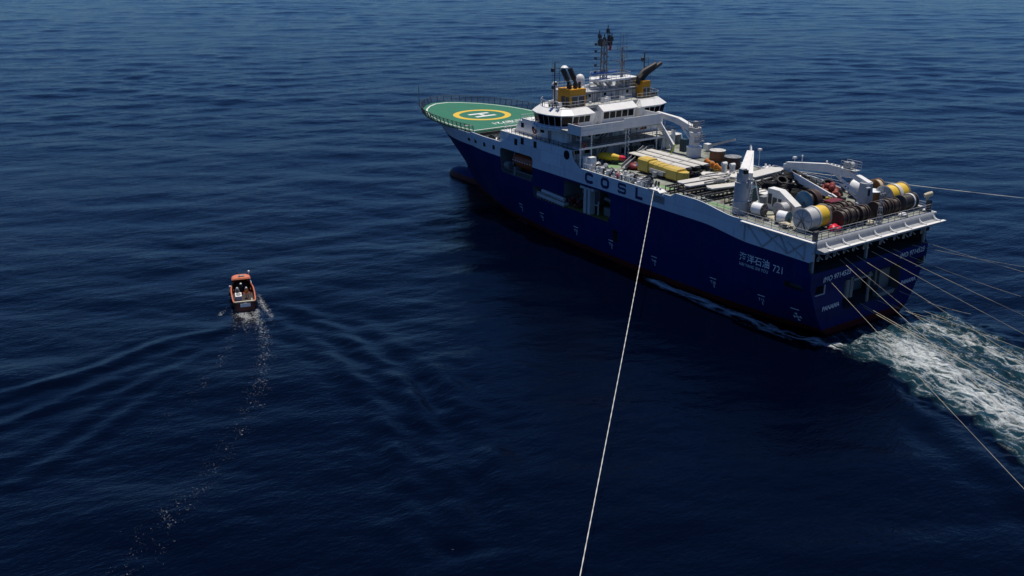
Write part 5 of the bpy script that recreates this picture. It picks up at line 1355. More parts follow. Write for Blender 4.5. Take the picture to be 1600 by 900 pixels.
# yellow towed body with a red nose
t = thing("towed_body", "yellow torpedo shaped towed body with red tail on green deck", "towed body")
d_ = Vector((-3.1, -1.5, 0)).normalized()
m = MB(); m.lathe([(.05, -2.2), (.4, -2.0), (.6, -1.5), (.66, -.6), (.62, .4), (.42, 1.4), (.3, 1.6)], (46.8, 5.5, D + 1.15), d_, 18); m.build("body", lineyellow, t)
m = MB(); m.lathe([(.3, 1.6), (.42, 1.75), (.42, 2.3), (.2, 2.6), (.05, 2.65)], (46.8, 5.5, D + 1.15), d_, 16); m.build("tail", brightred, t)
m = MB(); m.box(47.2, 47.5, 5.1, 6.4, D + .04, D + .7); m.box(45.9, 46.2, 4.5, 5.8, D + .04, D + .7); loose(m, "cradle", darkgrey, t)
t = thing("ventilator", "pair of white trapezoid ventilators just behind the hull step", "ventilator")
m = MB(); m.prism([(46.3, D + .03), (45.0, D + .03), (45.25, 15.3), (46.1, 15.3)], 'y', 9.7, 10.8); m.build("duct", white, t, smooth=0)
m = MB(); m.tube((47.1, 10.3, D + .03), (47.1, 10.3, 15.2), .55, n=14); m.build("duct", white, t)
t = thing("boarding_gangway", "grey aluminium gangway sloping across the deck past the yellow float", "gangway")
m = MB(); m.bar((41.6, 7.2, D + .45), (45.6, -.8, 15.2), .9, .12); m.build("walkway", midgrey, t, smooth=0)
for s in (-.45, .45):
    m = MB(); m.bar((41.6 + s, 7.2, D + .75), (45.6 + s, -.8, 15.5), .1, .55); m.build("side_beam", midgrey, t, smooth=0)
t = thing("tarped_bundle", "dark red and blue covered bundle beside the gangway foot", "bundle")
m = MB(); m.ball((41.8, 5.0, D + .5), 1.3, .9, .55); m.build("cover", maroon, t)
m = MB(); m.ball((40.6, 4.7, D + .75), .9, .5, .35); m.build("wrap", cobalt, t)
t = thing("davit_arm", "lime green folding arm standing on the raised grey deck", "arm")
m = MB(); m.bar((43.6, -4.6, 14.28), (43.0, -4.6, 15.4), .18); m.bar((43.0, -4.6, 15.4), (42.2, -4.2, 16.1), .14); m.build("arm", lime, t, smooth=0)
t = thing("storage_tank", "white round storage tank under the forward crane boom", "tank")
m = MB(); m.lathe([(1.0, 0), (1.15, .15), (1.15, 1.6), (.9, 2.2), (.3, 2.6), (.05, 2.65)], (48.2, -7.6, 14.28), n=20); m.build("shell", offwhite, t)
m = MB(); m.tube((48.2, -7.6, 16.9), (48.2, -7.6, 17.1), .2, n=10); m.build("cap", grey, t)
# orange lifting buoys
def orange_buoy(loc, label, rz):
    t = thing("marker_buoy", label, "buoy", (0, 0, 0), "orange buoys in a row")
    m = MB(); m.lathe([(.1, -.7), (.3, -.65), (.34, .2), (.42, .35), (.42, .6), (.15, .7)], (0, 0, .95), (.75, .3, .55), 14); m.build("float", orange, t)
    m = MB(); m.box(-.45, .35, -.35, .35, 0, .5); m.build("base", yellow, t, smooth=0)
    t.location = loc; t.rotation_euler = (0, 0, rz); return t
ob = [(35.3, -4.9), (34.3, -4.5), (33.2, -4.2), (32.1, -3.9)]
for k, (x, y) in enumerate(ob): orange_buoy((x, y, Z0), ["orange buoy nearest the forward crane in its row", "second orange buoy from the forward crane", "third orange buoy from the forward crane", "orange buoy at the row's end nearest the white boards"][k], R(-10 + 9 * k))
t = thing("equipment_frame", "white equipment frame with two posts beside the orange buoys", "frame")
m = MB(); m.box(28.2, 31.0, -5.4, -2.8, D + .03, D + .5); m.build("bed", offwhite, t, smooth=0)
for x, y in ((30.2, -3.2), (28.9, -3.6)):
    m = MB(); m.box(x - .35, x + .35, y - .25, y + .25, D + .5, D + 2.1); m.tube((x, y - .4, D + 2.0), (x, y + .5, D + 2.0), .3, n=10); m.build("post", white, t, smooth=30)
# dark ladder racks and white deflector boards
def ladder_rack(x, y0, y1, z, label):
    t = thing("ladder_rack", label, "rack", (0, 0, 0), "dark racks across the deck")
    m = MB()
    for dx in (-.5, .5):
        m.bar((x + dx, y0, z + .1), (x + dx, y1, z + .1), .16, .2); m.bar((x + dx, y0, z + .95), (x + dx, y1, z + .95), .16, .2)
    m.build("chord", darkgrey, t, smooth=0)
    n = int((y1 - y0) / .8)
    for i in range(n + 1):
        y = y0 + (y1 - y0) * i / n; m = MB()
        for dx in (-.5, .5): m.bar((x + dx, y, z + .1), (x + dx, y, z + .95), .09)
        m.bar((x - .5, y, z + .95), (x + .5, y, z + .95), .09)
        m.build("rung", black, t, smooth=0)
ladder_rack(27.6, 2.2, 10.8, Z0, "dark ladder rack nearest the yellow float's tail")
ladder_rack(24.6, 1.0, 11.0, Z0, "dark ladder rack under the tangle of white boards")
ladder_rack(21.4, .5, 10.6, Z0, "dark ladder rack behind the bulwark hump")
ladder_rack(18.2, .2, 8.4, Z0, "dark ladder rack nearest the port crane")
def board(p, q, w, th, label, m_=None, rolls=0.0, group="white deflector boards"):
    t = thing("deflector_board", label, "board", (0, 0, 0), group)
    p = Vector(p); q = Vector(q); d = (q - p).normalized(); a = d.cross(Vector((0, 0, 1))).normalized(); a = (a * math.cos(rolls) + Vector((0, 0, 1)) * math.sin(rolls)); nrm = a.cross(d)
    L_ = (q - p).length; m = MB()
    pl2 = [(0, -w / 2), (L_ * .86, -w / 2), (L_, -w * .15), (L_, w * .15), (L_ * .86, w / 2), (0, w / 2), (-L_ * .04, 0)]
    n = len(pl2); V = [p + d * u + a * v - nrm * th / 2 for u, v in pl2] + [p + d * u + a * v + nrm * th / 2 for u, v in pl2]
    m.add(V, [tuple(range(n))[::-1], tuple(range(n, 2 * n))] + [(i, (i + 1) % n, n + (i + 1) % n, n + i) for i in range(n)])
    m.build("panel", m_ or offwhite, t, smooth=0)
    m = MB()
    for u in (.2, .55, .8): m.bar(p + d * L_ * u - a * w * .42 - nrm * (th / 2 + .05), p + d * L_ * u + a * w * .42 - nrm * (th / 2 + .05), .1)
    m.build("rib", darkgrey, t, smooth=0)
    return t
zb = D + 1.3
board((27.4, 8.6, zb), (26.0, 1.2, zb + .35), 1.6, .2, "white board lying closest to the yellow float's tail")
board((25.2, 9.4, zb + .1), (24.4, 2.0, zb + .2), 1.3, .18, "white board across the middle of the dark racks")
board((22.6, 7.6, zb + .1), (20.6, 1.0, zb + .3), 1.8, .22, "broad bright white board just forward of the port crane column")
board((23.6, 5.6, zb + .7), (26.2, -1.6, zb + .6), .9, .16, "narrow white board crossing over the others", rolls=.5)
board((28.2, 3.4, zb + .5), (23.6, .4, zb + .6), .8, .16, "tilted white board propped on the board tangle", rolls=-.4)
sp = thing("spar_bundle", "loose white spars thrown over the deflector boards", "spars")
for p, q in (((26.8, 5.4, zb + .5), (24.2, 2.2, zb + 1.1)), ((25.0, 4.0, zb + 1.0), (22.6, 2.0, zb + .7)), ((27.2, 3.8, zb + .6), (25.2, 3.2, zb + 1.2)), ((24.4, 6.8, zb + .4), (22.8, 3.4, zb + .9))):
    MB().bar(p, q, .22, .22).build("spar", offwhite, sp, smooth=0)
sl = ["lowest white board of the stack beside the port crane boom", "second lowest white board of the stack beside the crane boom", "third white board up in the stack beside the crane boom", "topmost broad white board of the stack beside the crane boom"]
for k in range(4): board((21.6 + .25 * k, -.6 + .2 * k, D + .45 + .55 * k), (23.4 - .2 * k, -8.4 + .3 * k, D + .55 + .55 * k), 2.9 - .15 * k, .16, sl[k], group="stacked white boards")
board((26.0, -2.0, D + .4), (25.6, -9.6, D + .5), 1.5, .2, "white board lying flat forward of the stack, inboard of the spars", group=None)
board((28.0, -6.0, D + .6), (24.8, -11.0, D + .9), 1.2, .18, "white board with its tip over the starboard rail", group=None)
sp = thing("spar_bundle", "long white spars lying toward the starboard rail", "spars")
for k in range(5): MB().bar((27.0 - k * .7, -4.5 - k * .3, D + 1.0 + .1 * k), (24.6 - k * .9, -11.2, D + 1.1), .2, .18).build("spar", offwhite, sp, smooth=0)
# coiled black hoses
hp_ = thing("hose_coil", "coil of black rubber hose heaped under the long after crane boom", "hose", (0, 0, 0), "black hose coils")
m = MB()
for k in range(4): m.torus((.05 * k, -.06 * k, .17 + .22 * k), .88 - .05 * k, .16, (.08 * (k % 2), .05, 1), 18, 6)
m.build("coil", black, hp_)
m = MB(); m.tube((.6, .3, .2), (1.1, .45, .5), .13); m.build("coupling", steel, hp_)
hs = [(19.4, -.6, 0), (18.2, -2.0, 0), (19.8, -2.6, 0), (18.4, -3.9, 0), (20.2, -4.6, 0), (16.6, -1.2, 0), (16.8, -3.2, 0), (16.6, -6.4, 0), (18.6, -6.8, 0), (20.2, -6.8, 0), (19.0, -1.6, .75), (19.2, -3.4, .75), (17.6, -2.4, .75), (17.4, -6.0, .75), (19.3, -5.8, .75), (18.6, -2.6, 1.4), (18.0, -8.4, 0), (15.0, -2.4, 0), (14.8, -7.4, 0), (13.2, -8.4, 0), (14.4, -8.0, .7), (20.6, -8.2, 0), (20.2, -7.6, .75), (18.9, -4.6, 1.4), (18.2, -6.4, 1.4), (17.4, -4.4, .75), (16.0, -4.8, 0), (20.4, -1.0, .75), (20.0, -3.6, 1.4), (18.6, -4.0, 2.0), (19.4, -6.4, 1.4), (17.2, -7.4, .75), (15.6, -8.9, 0), (21.0, -5.6, .7)]
for k, (x, y, z) in enumerate(hs):
    o = hp_ if k == 0 else dup(hp_, (x, y, Z0 + z), None, hp_["label"], hp_["group"])
    o.location = (x, y, Z0 + z); o.rotation_euler = (random.uniform(-.5, .5) * (1 if z else .3), random.uniform(-.5, .5) * (1 if z else .3), random.uniform(0, 6.3))
lh = ["thin dark hose snaking between the white spool and the white winch housing", "thin dark hose running from the red container toward the port reels", "thin dark hose lying across the deck ahead of the second reel row", "thin dark hose along the deck inside the starboard rail", "thin dark hose trailing from the teal cabinet to the hose heap"]
lp = [[(12.6, 7.6), (11.4, 7.9), (10.8, 6.2), (12.0, 5.6), (13.4, 6.3), (14.6, 6.0)], [(8.0, -2.0), (7.4, .2), (8.1, 2.0), (7.0, 4.2), (6.6, 6.0)], [(7.4, -3.4), (6.9, -1.0), (7.6, 1.4), (6.8, 3.4)], [(27, -10.8), (22, -10.4), (17, -10.9), (13, -10.3), (9, -10.9)], [(17.2, 4.4), (15.6, 3.0), (15.0, 1.0), (16.2, -.6)]]
for lab, P in zip(lh, lp):
    Q = smooth_poly(P, 5); m = MB(); m.path([(a, b, Z0 + .07) for a, b in Q], .07, 6); tag(m.build("deck_hose", black, None), lab, "hose")
# heap of red floats
rb = thing("net_float", "dull red float in the heap under the after crane boom", "float", (0, 0, 0), "heap of red floats")
m = MB(); m.lathe([(.08, -.5), (.3, -.42), (.42, -.15), (.42, .15), (.3, .42), (.08, .5)], (0, 0, .42), (0, 1, .1), 12); m.build("body", dullred, rb)
m = MB(); m.tube((0, -.62, .42), (0, .62, .44), .05, n=6); m.build("rod", darkgrey, rb)
rs = []
for k in range(22): rs.append((12.8 + random.uniform(-1.6, 1.7), -6.5 + random.uniform(-1.2, 1.2), .62 * (k // 9)))
for k, (x, y, z) in enumerate(rs):
    o = rb if k == 0 else dup(rb, (0, 0, 0), None, rb["label"], rb["group"])
    o.location = (x if z < .7 else 12.8 + (x - 12.8) * .6, y if z < .7 else -6.5 + (y + 6.5) * .6, Z0 + z); o.rotation_euler = (random.uniform(-.4, .4), random.uniform(-.4, .4), random.uniform(0, 6.3))
# boxes
def crate(label, x0, x1, y0, y1, z1, mt, lid, cat="container", nm="deck_container", z0=None):
    t = thing(nm, label, cat); z0 = Z0 if z0 is None else z0
    m = MB(); m.box(x0, x1, y0, y1, z0 + .1, z1)
    n = 5
    for i in range(n + 1):
        x = x0 + (x1 - x0) * i / n; m.box(x - .05, x + .05, y0 - .04, y1 + .04, z0 + .1, z1 + .02)
    m.build("body", mt, t, smooth=0)
    m = MB(); m.box(x0 - .08, x1 + .08, y0 - .08, y1 + .08, z1 + .025, z1 + .12); m.build("lid", lid, t, smooth=0)
    m = MB(); m.box(x0, x1, y0 + .1, y0 + .25, z0, z0 + .1); m.box(x0, x1, y1 - .25, y1 - .1, z0, z0 + .1); m.build("skid", darkgrey, t, smooth=0)
    return t
crate("dark red steel container in front of the after crane column", 8.0, 9.2, -3.2, -.8, D + 1.15, maroon, maroon)
crate("dark teal cabinet standing behind the port crane column", 17.0, 18.4, 3.6, 5.4, D + 2.0, teal, teal)
crate("white flat locker between the blue faced reel and the red container", 10.6, 12.0, -1.6, .4, D + .8, white, offwhite, "locker", "deck_locker")
crate("low grey grating bin near the starboard stern corner", 1.2, 3.4, -11.4, -10.9, D + .5, midgrey, grey, "bin", "deck_bin")
crate("white canvas topped bin beside the teal cabinet", 16.6, 19.6, .8, 2.8, D + .9, midgrey, white, "bin", "deck_bin")
t = thing("winch_basket", "yellow basket of rigging gear by the red container", "basket")
m = MB(); m.box(10.0, 10.9, -4.1, -3.1, Z0, D + 1.0); m.build("basket", lineyellow, t, smooth=0)
m = MB()
for k in range(7): m.ball((10.45 + random.uniform(-.3, .3), -3.6 + random.uniform(-.3, .3), D + 1.05), random.uniform(.15, .25), n=7, m=5)
m.build("rigging", steel, t)
def lumpy(label, nm, cat, c, r, mt, seed, sub=None):
    rr = random.Random(seed); t = thing(nm, label, cat)
    m = MB()
    bm = bmesh.new(); bmesh.ops.create_icosphere(bm, subdivisions=3, radius=1)
    for v in bm.verts:
        k = 1 + .16 * math.sin(5 * v.co.x + seed) * math.sin(4 * v.co.y + 2 * seed) + .1 * math.sin(9 * v.co.z + 7 * v.co.x) + rr.uniform(-.05, .05)
        v.co = Vector((c[0] + v.co.x * r[0] * k, c[1] + v.co.y * r[1] * k, max(Z0, c[2] + v.co.z * r[2] * k)))
    bm.verts.index_update(); m.add([v.co[:] for v in bm.verts], [tuple(v.index for v in f.verts) for f in bm.faces]); bm.free()
    m.build("cover", mt, t, smooth=60)
    m = MB(); m.torus((c[0], c[1], max(Z0 + .08, c[2] - .1)), max(r[0], r[1]) * .9, .04, (0, 0, 1), 14, 5); m.build("lashing", darkgrey, t)
    return t
lumpy("bright red crumpled sheet beside the row of brown reels", "plastic_sheet", "sheet", (1.9, 6.1, D + .3), (.75, .9, .5), brightred, 3)
lumpy("cream canvas roll lying beside the big grey and yellow reel", "canvas_roll", "canvas", (6.2, 10.2, D + .35), (1.0, .55, .4), cream, 5)
lumpy("white bagged bundle near the port crane", "bagged_bundle", "bundle", (15.4, 5.0, D + .35), (.6, .7, .5), white, 9)
lumpy("heap of tan netting between the white spool and the grey winch reel", "net_heap", "net", (9.4, 8.6, D + .15), (1.0, .8, .3), cream, 11)
lumpy("pale cloth bundle at the stern rail by the light tower", "cloth_bundle", "bundle", (.9, .4, D + .25), (.4, .8, .35), cream, 13)
lumpy("white cloth bundle at the stern rail by the black reel", "cloth_bundle", "bundle", (.95, -6.6, D + .2), (.4, .8, .3), white, 15)
# life rings
def life_ring(loc, axis, label):
    t = thing("life_ring", label, "life ring", (0, 0, 0), "life rings on the superstructure")
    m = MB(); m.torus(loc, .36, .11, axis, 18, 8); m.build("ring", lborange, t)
    m = MB(); a = Vector(axis)
    for q in range(4):
        th = R(45 + 90 * q); u = Vector((0, 0, 1)); v = a.cross(u)
        c = Vector(loc) + (u * math.cos(th) + v * math.sin(th)) * .36
        m.torus(c, .115, .02, (u * -math.sin(th) + v * math.cos(th)), 8, 4)
    m.build("band", red, t)
life_ring((51.45, 9.0, 19.15), (1, 0, 0), "life ring under the port bridge windows")
life_ring((51.75, -5.2, 17.4), (1, 0, 0), "life ring high on the white wall beyond the hanging cable loom")
life_ring((51.75, -5.4, 15.1), (1, 0, 0), "life ring low on the white wall beside the dark opening")
life_ring((47.2, 10.7, 16.95), (1, 0, 0), "life ring on the lower balcony rail at its port end")
life_ring((51.75, 8.0, 17.35), (1, 0, 0), "life ring on the wall beside two small square windows")
life_ring((60.6, 10.62, 17.0), (0, 1, 0), "life ring on the port side wall ahead of the bridge wing")
# lifeboat
t = thing("lifeboat", "orange enclosed lifeboat stowed in the port side recess", "lifeboat")
m = MB(); cx, cy, cz = 62.6, 10.2, 11.2; n = 14; V = []; F = []
for i in range(n + 1):
    s = -1 + 2 * i / n; k = (1 - abs(s) ** 3.2) ** .55 if abs(s) < 1 else .02
    for j in range(14):
        a = 2 * math.pi * j / 14; zz = math.sin(a); V.append((cx + s * 4.5, cy + 1.5 * max(k, .05) * math.cos(a), cz + 1.4 * max(k, .1) * (zz if zz > 0 else zz * .95) + .25 * s * s))
for i in range(n):
    for j in range(14): F.append((i * 14 + j, i * 14 + (j + 1) % 14, (i + 1) * 14 + (j + 1) % 14, (i + 1) * 14 + j))
F += [tuple(range(14))[::-1], tuple(range(n * 14, n * 14 + 14))]
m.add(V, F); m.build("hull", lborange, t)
m = MB()
for k in range(9): m.box(cx - 3 + k * .72, cx - 2.7 + k * .72, cy + 1.46 - .05 * abs(k - 4) ** 1.3 * .3, cy + 1.54 - .05 * abs(k - 4) ** 1.3 * .3, cz + .12, cz + .25)
loose(m, "grab_handle", hullwhite, t)
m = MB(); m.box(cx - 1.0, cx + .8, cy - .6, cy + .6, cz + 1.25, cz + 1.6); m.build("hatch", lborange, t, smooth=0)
# ================================================================== TOW LINES
def rope(name, label, cat, a, b, r, m_, sag=0.0, n=24, group=None, twist=False):
    a = Vector(a); b = Vector(b); P = []
    for i in range(n + 1):
        t = i / n; p = a.lerp(b, t); p.z -= sag * 4 * t * (1 - t); P.append(p)
    mb = MB()
    rr = [r * (1 + (.3 * math.sin(i * 2.1) if twist else 0)) for i in range(n + 1)]
    mb.path(P, rr, 6); o = mb.build(name, m_, None, smooth=60); tag(o, label, cat, group); return o
rope("tow_rope", "thick white rope running from the port side fairlead down past the camera", "rope", (28.8, 12.4, D + .4), (-37.9, 81.4, -.4), .046, ropemat, 0.5, 200, twist=True)
rope("tow_rope", "thin white rope stretching from the starboard side far over the water", "rope", (28.8, -12.4, D + .4), (8.6, -89.0, -.4), .055, ropemat, .25, 50)
G = "tow cables fanning out from the stern"
tl = [((-.5, -9.8, 9.7), (-2.7, -33.1, 1.5), .026, "pale tow cable farthest to starboard, leaving the upper stern opening", cablemat, 1.4),
      ((-.6, .2, 10.9), (-12.5, -16.3, 1.5), .034, "pale tow cable beside the centre pillar of the stern, on its starboard side", cablemat, 1.4),
      ((-.6, 1.3, 10.4), (-16.1, -10.2, 1.5), .028, "pale tow cable starting just to port of the centre pillar", cablemat, 1.4),
      ((-.6, 4.2, 10.3), (-20.7, -2.2, 1.5), .032, "pale tow cable leaving the port half of the opening, third from its corner", cablemat, 1.4),
      ((-.6, 6.6, 10.5), (-12.8, -1.9, 0), .03, "pale tow cable entering the foam just behind the stern", cablemat, 1.05),
      ((-.6, 7.6, 10.5), (-30.0, 13.8, 1.5), .03, "pale tow cable crossing the port registry number low over the foam", cablemat, 1.4),
      ((-.6, 10.0, 8.7), (-36.6, 25.2, 1.5), .024, "pale tow cable nearest the port corner, passing beyond the foam edge", cablemat, 1.5),
      ((-.5, 2.2, 3.4), (-24.7, 4.5, .7), .034, "tan cable leaving the lower stern opening at its port side", cablemat, 1.4),
      ((-.5, 1.4, 2.7), (-25.1, 5.3, .7), .034, "tan cable just below its neighbour from the lower opening", cablemat, 1.4),
      ((-.5, -4.7, 1.8), (-20.5, -2.8, .7), .03, "tan cable from the starboard side of the lower opening", cablemat, 1.4),
      ((-.5, -8.5, .9), (-17.8, -7.4, .7), .026, "tan cable skimming the water farthest to starboard", cablemat, 1.4)]
for a, b, r, lab, m_, ext in tl:
    a = Vector(a); b = Vector(b); e = a.lerp(b, ext)
    rope("tow_cable", lab, "cable", a, e, r, m_, .12, 20, G)
for (y, z, ye, ze, lab) in ((-6.0, 3.4, -14.0, .2, "thin yellowish cable from the lower opening's starboard edge"), (-1.5, 3.0, -9.0, .2, "thin yellowish cable from the middle of the lower opening"), (-7.6, 9.6, -44, -.3, "thin cable trailing to starboard just above the farthest pale cable"), (-3.4, 9.8, -27.5, -.3, "thin cable between the two starboard pale cables")):
    rope("tow_cable", lab, "cable", (-.5, y, z), (-6.5, ye, ze), .022, cablemat, .3, 20, G)

# ================================================================== WORK BOAT
WB = thing("work_boat", "small orange workboat with open stern deck leaving a foamy wake", "boat")
def bh(u):           # half beam of the boat along its length (u from the transom)
    return float(np.interp(u, [0, 1, 4, 6, 7.6, 9, 10, 10.6], [1.5, 1.62, 1.7, 1.66, 1.45, 1.0, .5, .06]))
def build_boat():
    N = 22; V = []; F = []; us = np.linspace(0, 10.6, N)
    for u in us:
        b = bh(u); g = 1.25 + .05 * max(0, u - 5) + .02 * max(0, u - 7) ** 2
        V += [(u, 0, -.5), (u, b * .75, -.4), (u, b * .93, .3), (u, b, g), (u, b - min(.16, b * .6), g), (u, b - min(.18, b * .7), .45), (u, -(b - min(.18, b * .7)), .45), (u, -(b - min(.16, b * .6)), g), (u, -b, g), (u, -b * .93, .3), (u, -b * .75, -.4)]
    k = 11
    for i in range(N - 1):
        for j in range(k):
            F.append((i * k + j, i * k + (j + 1) % k, (i + 1) * k + (j + 1) % k, (i + 1) * k + j))
    F += [tuple(range(k))[::-1], tuple(range((N - 1) * k, N * k))]
    MB().add(V, F).build("hull", boatred, WB, smooth=30)
    m = MB(); m.box(0, .16, -1.5, 1.5, .45, 1.2); m.build("transom", boatred, WB, smooth=0)
    for s in (1, -1):
        P = [(u, s * (bh(u) - .05), 1.3 + .05 * max(0, u - 5) + .02 * max(0, u - 7) ** 2) for u in us]
        m = MB(); m.path(P, .1, 6); m.build("gunwale", boatorange, WB)
    m = MB(); m.box(.02, .3, -1.5, 1.5, 1.2, 1.36); m.build("stern_beam", cream, WB, smooth=0)
    m = MB(); m.box(-.06, 0.0, -.8, .65, .55, 1.05); m.box(-.03, 0, -.3, .1, 1.05, 1.15); m.build("transom_plate", white, WB, smooth=0)
    m = MB(); m.box(.2, 6.0, -1.4, 1.4, .452, .5); m.build("well_deck", boatdark, WB, smooth=0)
    # wheelhouse open to the stern
    m = MB()
    m.prism([(6.0, .5), (6.0, 1.0), (7.2, 1.0), (7.2, 2.35), (8.7, 2.35), (9.0, 1.5), (9.0, .5)], 'y', -1.28, -1.18)
    m.prism([(6.0, .5), (6.0, 1.0), (7.2, 1.0), (7.2, 2.35), (8.7, 2.35), (9.0, 1.5), (9.0, .5)], 'y', 1.18, 1.28)
    m.prism([(8.6, 2.35), (8.7, 2.35), (9.05, .5), (8.9, .5)], 'y', -1.18, 1.18)
    m.build("wheelhouse", boatred, WB, smooth=0)
    m = MB(); rf = [(7.0, 1.4), (7.0, -1.4), (8.4, -1.35), (8.95, -.9), (9.1, 0), (8.95, .9), (8.4, 1.35)]
    frustum(m, rf, 2.36, [(8 + (x - 8) * .88, y * .88) for x, y in rf], 2.56); m.build("wheelhouse_roof", boatorange, WB, smooth=0)
    m = MB(); m.box(8.75, 8.8, -.9, .9, 1.5, 2.2); m.box(7.5, 8.5, 1.285, 1.3, 1.5, 2.1); m.box(7.5, 8.5, -1.3, -1.285, 1.5, 2.1); m.build("window", glass, WB, smooth=0)
    m = MB(); m.box(8.1, 8.6, -.9, .9, .5, 1.4); m.build("console", boatdark, WB, smooth=0)
    m = MB(); m.tube((8.6, -1.25, 2.4), (8.6, -1.25, 3.0), .05); m.ball((8.6, -1.25, 3.0), .17, n=8, m=6); m.build("navigation_lamp", white, WB)
    m = MB(); m.box(7.6, 8.0, -.5, .4, 2.56, 2.7); m.tube((7.5, .2, 2.56), (7.5, .2, 3.4), .03, n=5); m.build("roof_locker", midgrey, WB, smooth=0)
    m = MB()
    for u0 in (4.6, 6.2): m.path([(u0, bh(u0) + .12, 1.1), (u0 + 1.4, bh(u0 + 1.4) + .14, 1.15)], .24, 8)
    loose(m, "fender", black, WB, 35)
    m = MB(); m.ball((6.6, 1.72, 1.55), .16, n=8, m=6); m.build("float_buoy", white, WB)
    # rail on the bow
    m = MB(); P = [(u, -(bh(u) - .12), 1.9 + .03 * (u - 7)) for u in (6.6, 7.6, 8.6, 9.6, 10.2)]; m.path(P, .035, 5)
    for p in P: m.tube((p[0], p[1], 1.3), p, .03, n=5)
    m.build("bow_rail", white, WB)
build_boat()
def lumpset(name, label, cat, mt, boxes):
    t = thing(name, label, cat); 
    for nm, m_, fn in boxes:
        m = MB(); fn(m); m.build(nm, m_, t)
    return t
cargo = []
cargo.append(lumpset("rope_bin", "white plastic bin on the workboat's port side deck", "bin", white, [("bin", white, lambda m: m.prism([(2.6, .5), (3.9, .5), (4.1, 1.35), (2.4, 1.35)], 'y', .25, 1.15)), ("contents", midgrey, lambda m: m.ball((3.25, .7, 1.3), .7, .38, .22))]))
cargo.append(lumpset("hose_roll", "pale hose coiled at the workboat's starboard quarter", "hose", cream, [("coil", cream, lambda m: (m.torus((1.1, -1.0, .62), .32, .1), m.torus((1.15, -1.0, .8), .28, .1))), ("end", cream, lambda m: m.path([(1.4, -1.0, .8), (2.2, -1.15, .8), (2.9, -1.1, .7)], .09))]))

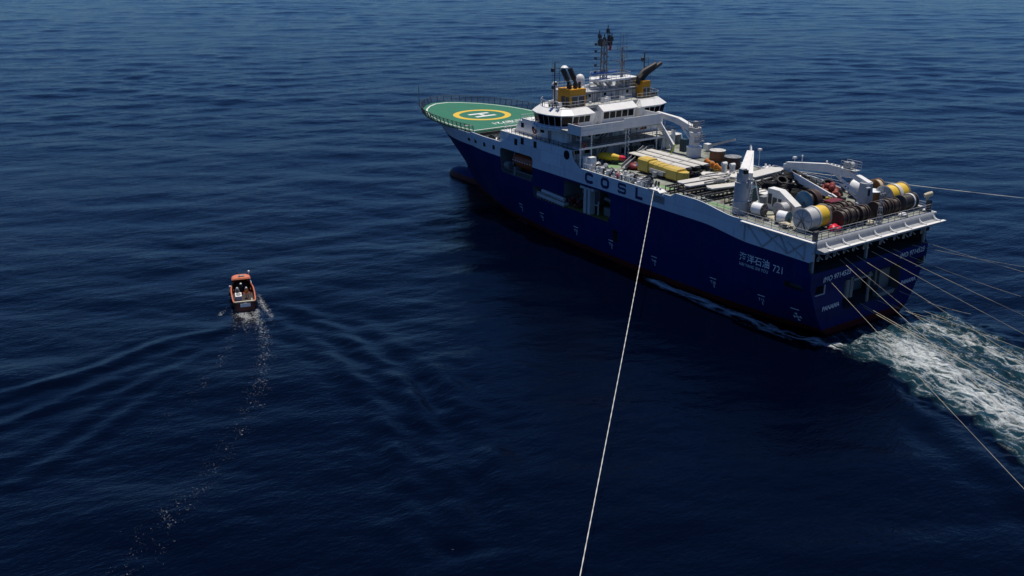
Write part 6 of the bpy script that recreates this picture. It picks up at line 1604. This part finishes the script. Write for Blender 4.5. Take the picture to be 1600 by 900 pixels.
def person(label, loc, yaw, clothes, helmet, pose, vest=None, holder=None):
    """standing adult: one skinned body; hard hat and vest as children. pose: bend of the trunk and hand targets"""
    t = thing("person", label, "person")
    b = pose.get("bend", 0.0); hip = Vector((0, 0, .92)); s, c = math.sin(b), math.cos(b)
    def up(d, y=0.0, f=0.0): return hip + Vector((s * d + c * f, y, c * d - s * f))
    J = {}
    J['hip'] = hip; J['waist'] = up(.18); J['chest'] = up(.40); J['neck'] = up(.56); J['head'] = up(.68, f=.02); J['top'] = up(.80, f=.02)
    for sd, sg in (('l', 1), ('r', -1)):
        st = pose.get("stance", .12); fw = pose.get("step", 0.08) * sg
        J['th' + sd] = hip + Vector((0, .1 * sg, -.05)); J['kn' + sd] = Vector((fw * .6 + .04, st * sg, .48)); J['an' + sd] = Vector((fw, st * sg, .08)); J['to' + sd] = Vector((fw + .18, (st + .02) * sg, .04))
        J['sh' + sd] = up(.48, .19 * sg); h = Vector(pose["hand_" + sd]); sh = J['sh' + sd]
        el = (sh + h) / 2 + Vector((-.06, .1 * sg, -.05)); J['el' + sd] = el; J['wr' + sd] = h; 
        d = (h - el).normalized(); J['ha' + sd] = h + d * .1; 
        q = d.cross(Vector((0, 0, 1))).normalized()
        for k in range(4): J['f%d%s' % (k, sd)] = h + d * (.17 - .012 * abs(k - 1.3)) + q * (.026 * (k - 1.5)) + Vector((0, 0, -.02))
        J['tb' + sd] = h + d * .09 - q * .06 * sg
    E = [('hip', 'waist'), ('waist', 'chest'), ('chest', 'neck'), ('neck', 'head'), ('head', 'top')]
    for sd in 'lr':
        E += [('hip', 'th' + sd), ('th' + sd, 'kn' + sd), ('kn' + sd, 'an' + sd), ('an' + sd, 'to' + sd), ('chest', 'sh' + sd), ('sh' + sd, 'el' + sd), ('el' + sd, 'wr' + sd), ('wr' + sd, 'ha' + sd), ('wr' + sd, 'tb' + sd)]
        E += [('ha' + sd, 'f%d%s' % (k, sd)) for k in range(4)]
    Rd = {'hip': .15, 'waist': .14, 'chest': .155, 'neck': .06, 'head': .1, 'top': .085, 'th': .095, 'kn': .068, 'an': .05, 'to': .045, 'sh': .075, 'el': .05, 'wr': .036, 'ha': .04, 'tb': .012}
    names = list(J); idx = {n: i for i, n in enumerate(names)}
    me = bpy.data.meshes.new("body"); me.from_pydata([J[n][:] for n in names], [(idx[a], idx[b_]) for a, b_ in E], [])
    o = bpy.data.objects.new("body", me); COL.objects.link(o)
    o.modifiers.new("skin", 'SKIN'); sv = me.skin_vertices[0].data
    for n in names:
        r = .01 if n[0] == 'f' else Rd.get(n, Rd.get(n[:2], .05)); sv[idx[n]].radius = (r, r); sv[idx[n]].use_root = (n == 'hip')
    sb = o.modifiers.new("sub", 'SUBSURF'); sb.levels = 1; sb.render_levels = 1
    dg = bpy.context.evaluated_depsgraph_get(); dg.update()
    m2 = bpy.data.meshes.new_from_object(o.evaluated_get(dg)); o.modifiers.clear(); o.data = m2
    for mt in (clothes, skin, black): m2.materials.append(mt)
    pts = [J[n] for n in names]
    for p in m2.polygons:
        cc = p.center; k = min(range(len(pts)), key=lambda i: (pts[i] - cc).length); n = names[k]
        p.material_index = 1 if n in ('head', 'top') or n[:2] in ('ha', 'tb') or n[0] == 'f' else (2 if n[:2] in ('an', 'to') else 0)
        p.use_smooth = True
    o.parent = t
    hc = J['head']; fwd = Vector((c, 0, -s)); upv = Vector((s, 0, c))
    m = MB(); m.ball(hc + fwd * .115, .022, .018, .025, 6, 4)
    for sg in (1, -1): m.ball(hc + fwd * .1 + Vector((0, .035 * sg, 0)) + upv * .03, .012, n=6, m=4); m.ball(hc + Vector((0, .1 * sg, 0)), .02, .014, .03, 6, 4)
    m.build("face", skin, t)
    hp0 = J['top'] - upv * .02
    m = MB(); m.lathe([(.17, -.03), (.165, -.02), (.135, 0), (.125, .05), (.09, .1), (.03, .125), (.005, .127)], hp0, upv, 14); m.build("hard_hat", helmet, t)
    if vest is not None:
        m = MB(); pr = [(.185, .14), (.19, .25), (.2, .38), (.165, .47), (.1, .5)]; m.lathe(pr, hip, upv, 14); m.build("vest", vest, t)
    t.location = loc; t.rotation_euler = (0, 0, yaw); return t
WP = [person("person in dark clothes with white hard hat standing at the workboat's wheelhouse", (5.5, .15, .5), 0.1, darkcloth, white, {"bend": .12, "hand_l": (.42, .2, 1.05), "hand_r": (.42, -.2, 1.05)}),
      person("person in red overalls and yellow vest on the workboat's starboard side", (3.9, -.55, .5), 2.9, coverall, white, {"bend": .3, "hand_l": (.5, .16, .8), "hand_r": (.5, -.16, .8), "stance": .16}, hivis),
      person("person in grey overalls bending over the white bin on the workboat", (4.6, .72, .5), 3.0, mat("grey overalls", (.2, .21, .22), .85), white, {"bend": .6, "hand_l": (.62, .18, .72), "hand_r": (.6, -.16, .74), "stance": .15})]
BY = math.atan2(-.3, .954)
M = Matrix.Translation(Vector((51.3, 66.2, 0.0))) @ Matrix.Rotation(BY, 4, 'Z') @ Matrix.Scale(.95, 4)
for o in [WB] + cargo + WP:
    o.matrix_world = M @ Matrix.Translation(o.location) @ o.rotation_euler.to_matrix().to_4x4()
